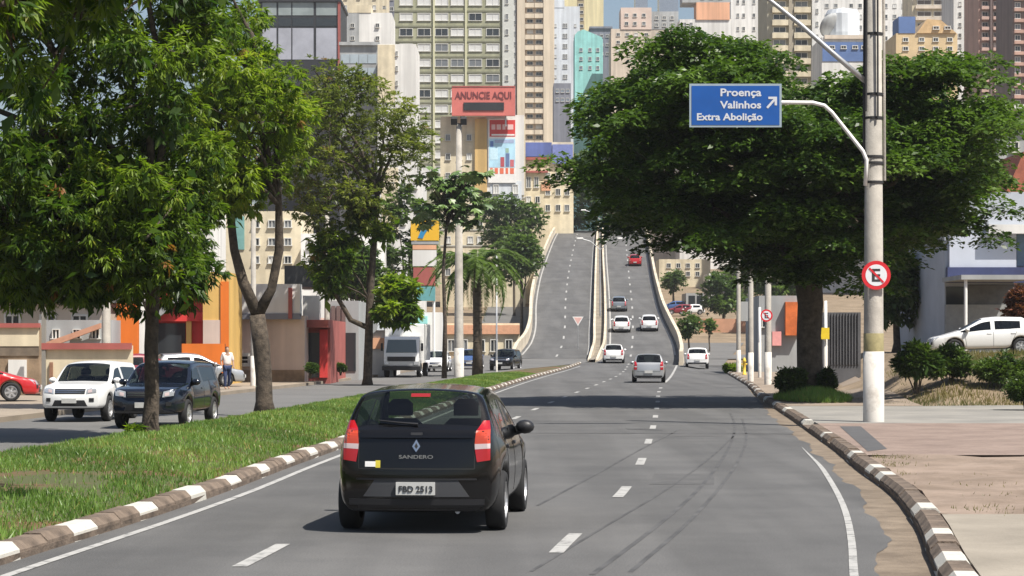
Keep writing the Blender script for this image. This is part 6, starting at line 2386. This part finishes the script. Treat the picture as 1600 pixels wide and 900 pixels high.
skin_m = mat('skin', (0.36, 0.22, 0.15), 0.6, 0.05)
per = thing('person', 'person in a white top and dark blue trousers walking past the orange wall', 'person', (PX(355, 0, 88).x, 88.0, 0.13), 0.35)
J = {'pelvis': (0, 0, 0.92), 'waist': (0, 0.0, 1.06), 'chest': (0, 0.01, 1.30), 'neck': (0, 0.0, 1.47), 'head': (0, -0.02, 1.56), 'crown': (0, -0.01, 1.68),
     'ls': (-0.17, 0, 1.40), 'le': (-0.23, 0.05, 1.12), 'lw': (-0.22, -0.06, 0.90), 'rs': (0.17, 0, 1.40), 're': (0.23, -0.02, 1.12), 'rw': (0.23, -0.12, 0.92),
     'lh': (-0.09, 0, 0.88), 'lk': (-0.10, -0.10, 0.50), 'la': (-0.10, -0.08, 0.09), 'lt': (-0.10, -0.24, 0.04), 'rh': (0.09, 0, 0.88), 'rk': (0.10, 0.06, 0.50), 'ra': (0.10, 0.22, 0.11), 'rt': (0.10, 0.10, 0.04),
     'lf': (-0.22, -0.10, 0.80), 'rf': (0.23, -0.17, 0.83)}
order = list(J)
ed = [('pelvis', 'waist'), ('waist', 'chest'), ('chest', 'neck'), ('neck', 'head'), ('head', 'crown'), ('chest', 'ls'), ('ls', 'le'), ('le', 'lw'), ('lw', 'lf'), ('chest', 'rs'), ('rs', 're'), ('re', 'rw'), ('rw', 'rf'),
      ('pelvis', 'lh'), ('lh', 'lk'), ('lk', 'la'), ('la', 'lt'), ('pelvis', 'rh'), ('rh', 'rk'), ('rk', 'ra'), ('ra', 'rt')]
rad = {'pelvis': (0.15, 0.11), 'waist': (0.14, 0.10), 'chest': (0.16, 0.11), 'neck': 0.055, 'head': (0.085, 0.10), 'crown': (0.06, 0.07), 'ls': 0.06, 'le': 0.042, 'lw': 0.030, 'rs': 0.06, 're': 0.042, 'rw': 0.030,
       'lh': 0.09, 'lk': 0.058, 'la': 0.04, 'lt': 0.032, 'rh': 0.09, 'rk': 0.058, 'ra': 0.04, 'rt': 0.032, 'lf': 0.030, 'rf': 0.030}
skin_body('body', [J[k] for k in order], [(order.index(a_), order.index(b2)) for a_, b2 in ed], [rad[k] for k in order], skin_m, per)
sh = ['pelvis', 'waist', 'chest', 'ls', 'le', 'rs', 're']
skin_body('shirt', [J[k] if k not in ('pelvis',) else (0, 0, 0.95) for k in sh], [(0, 1), (1, 2), (2, 3), (3, 4), (2, 5), (5, 6)], [tuple(1.2 * v for v in rad[k]) if isinstance(rad[k], tuple) else rad[k] * 1.28 for k in sh], mat('shirt_pale', (0.70, 0.62, 0.58), 0.9, 0.08), per)
tr = ['pelvis', 'lh', 'lk', 'la', 'rh', 'rk', 'ra']
skin_body('trousers', [J[k] for k in tr], [(0, 1), (1, 2), (2, 3), (0, 4), (4, 5), (5, 6)], [tuple(1.08 * v for v in rad[k]) if isinstance(rad[k], tuple) else rad[k] * 1.25 for k in tr], mat('trousers_blue', (0.025, 0.04, 0.10), 0.9, 0.1), per)
skin_body('hair', [(0, 0.015, 1.60), (0, 0.0, 1.70)], [(0, 1)], [(0.088, 0.095), (0.07, 0.075)], mat('hair_dark', (0.015, 0.011, 0.009), 0.7, 0.1), per)

# ------------------------------------------------------------------ the air: a faint city haze
mb = MB()
mb.box(-950, 950, -70, 3250, -1.2, 130)
hz = mb.build('haze', None)
hz.data.materials.clear()
hm = bpy.data.materials.new('haze_air')
hm.use_nodes = True
hn = hm.node_tree
hn.nodes.remove(hn.nodes['Principled BSDF'])
pv = hn.nodes.new('ShaderNodeVolumePrincipled')
pv.inputs['Color'].default_value = (0.95, 0.97, 1.0, 1)
pv.inputs['Density'].default_value = 0.00016
pv.inputs['Anisotropy'].default_value = 0.2
hn.links.new(pv.outputs[0], hn.nodes['Material Output'].inputs['Volume'])
hz.data.materials.append(hm)
tag(hz, 'thin pale haze over the street and the far towers', None, kind='stuff')
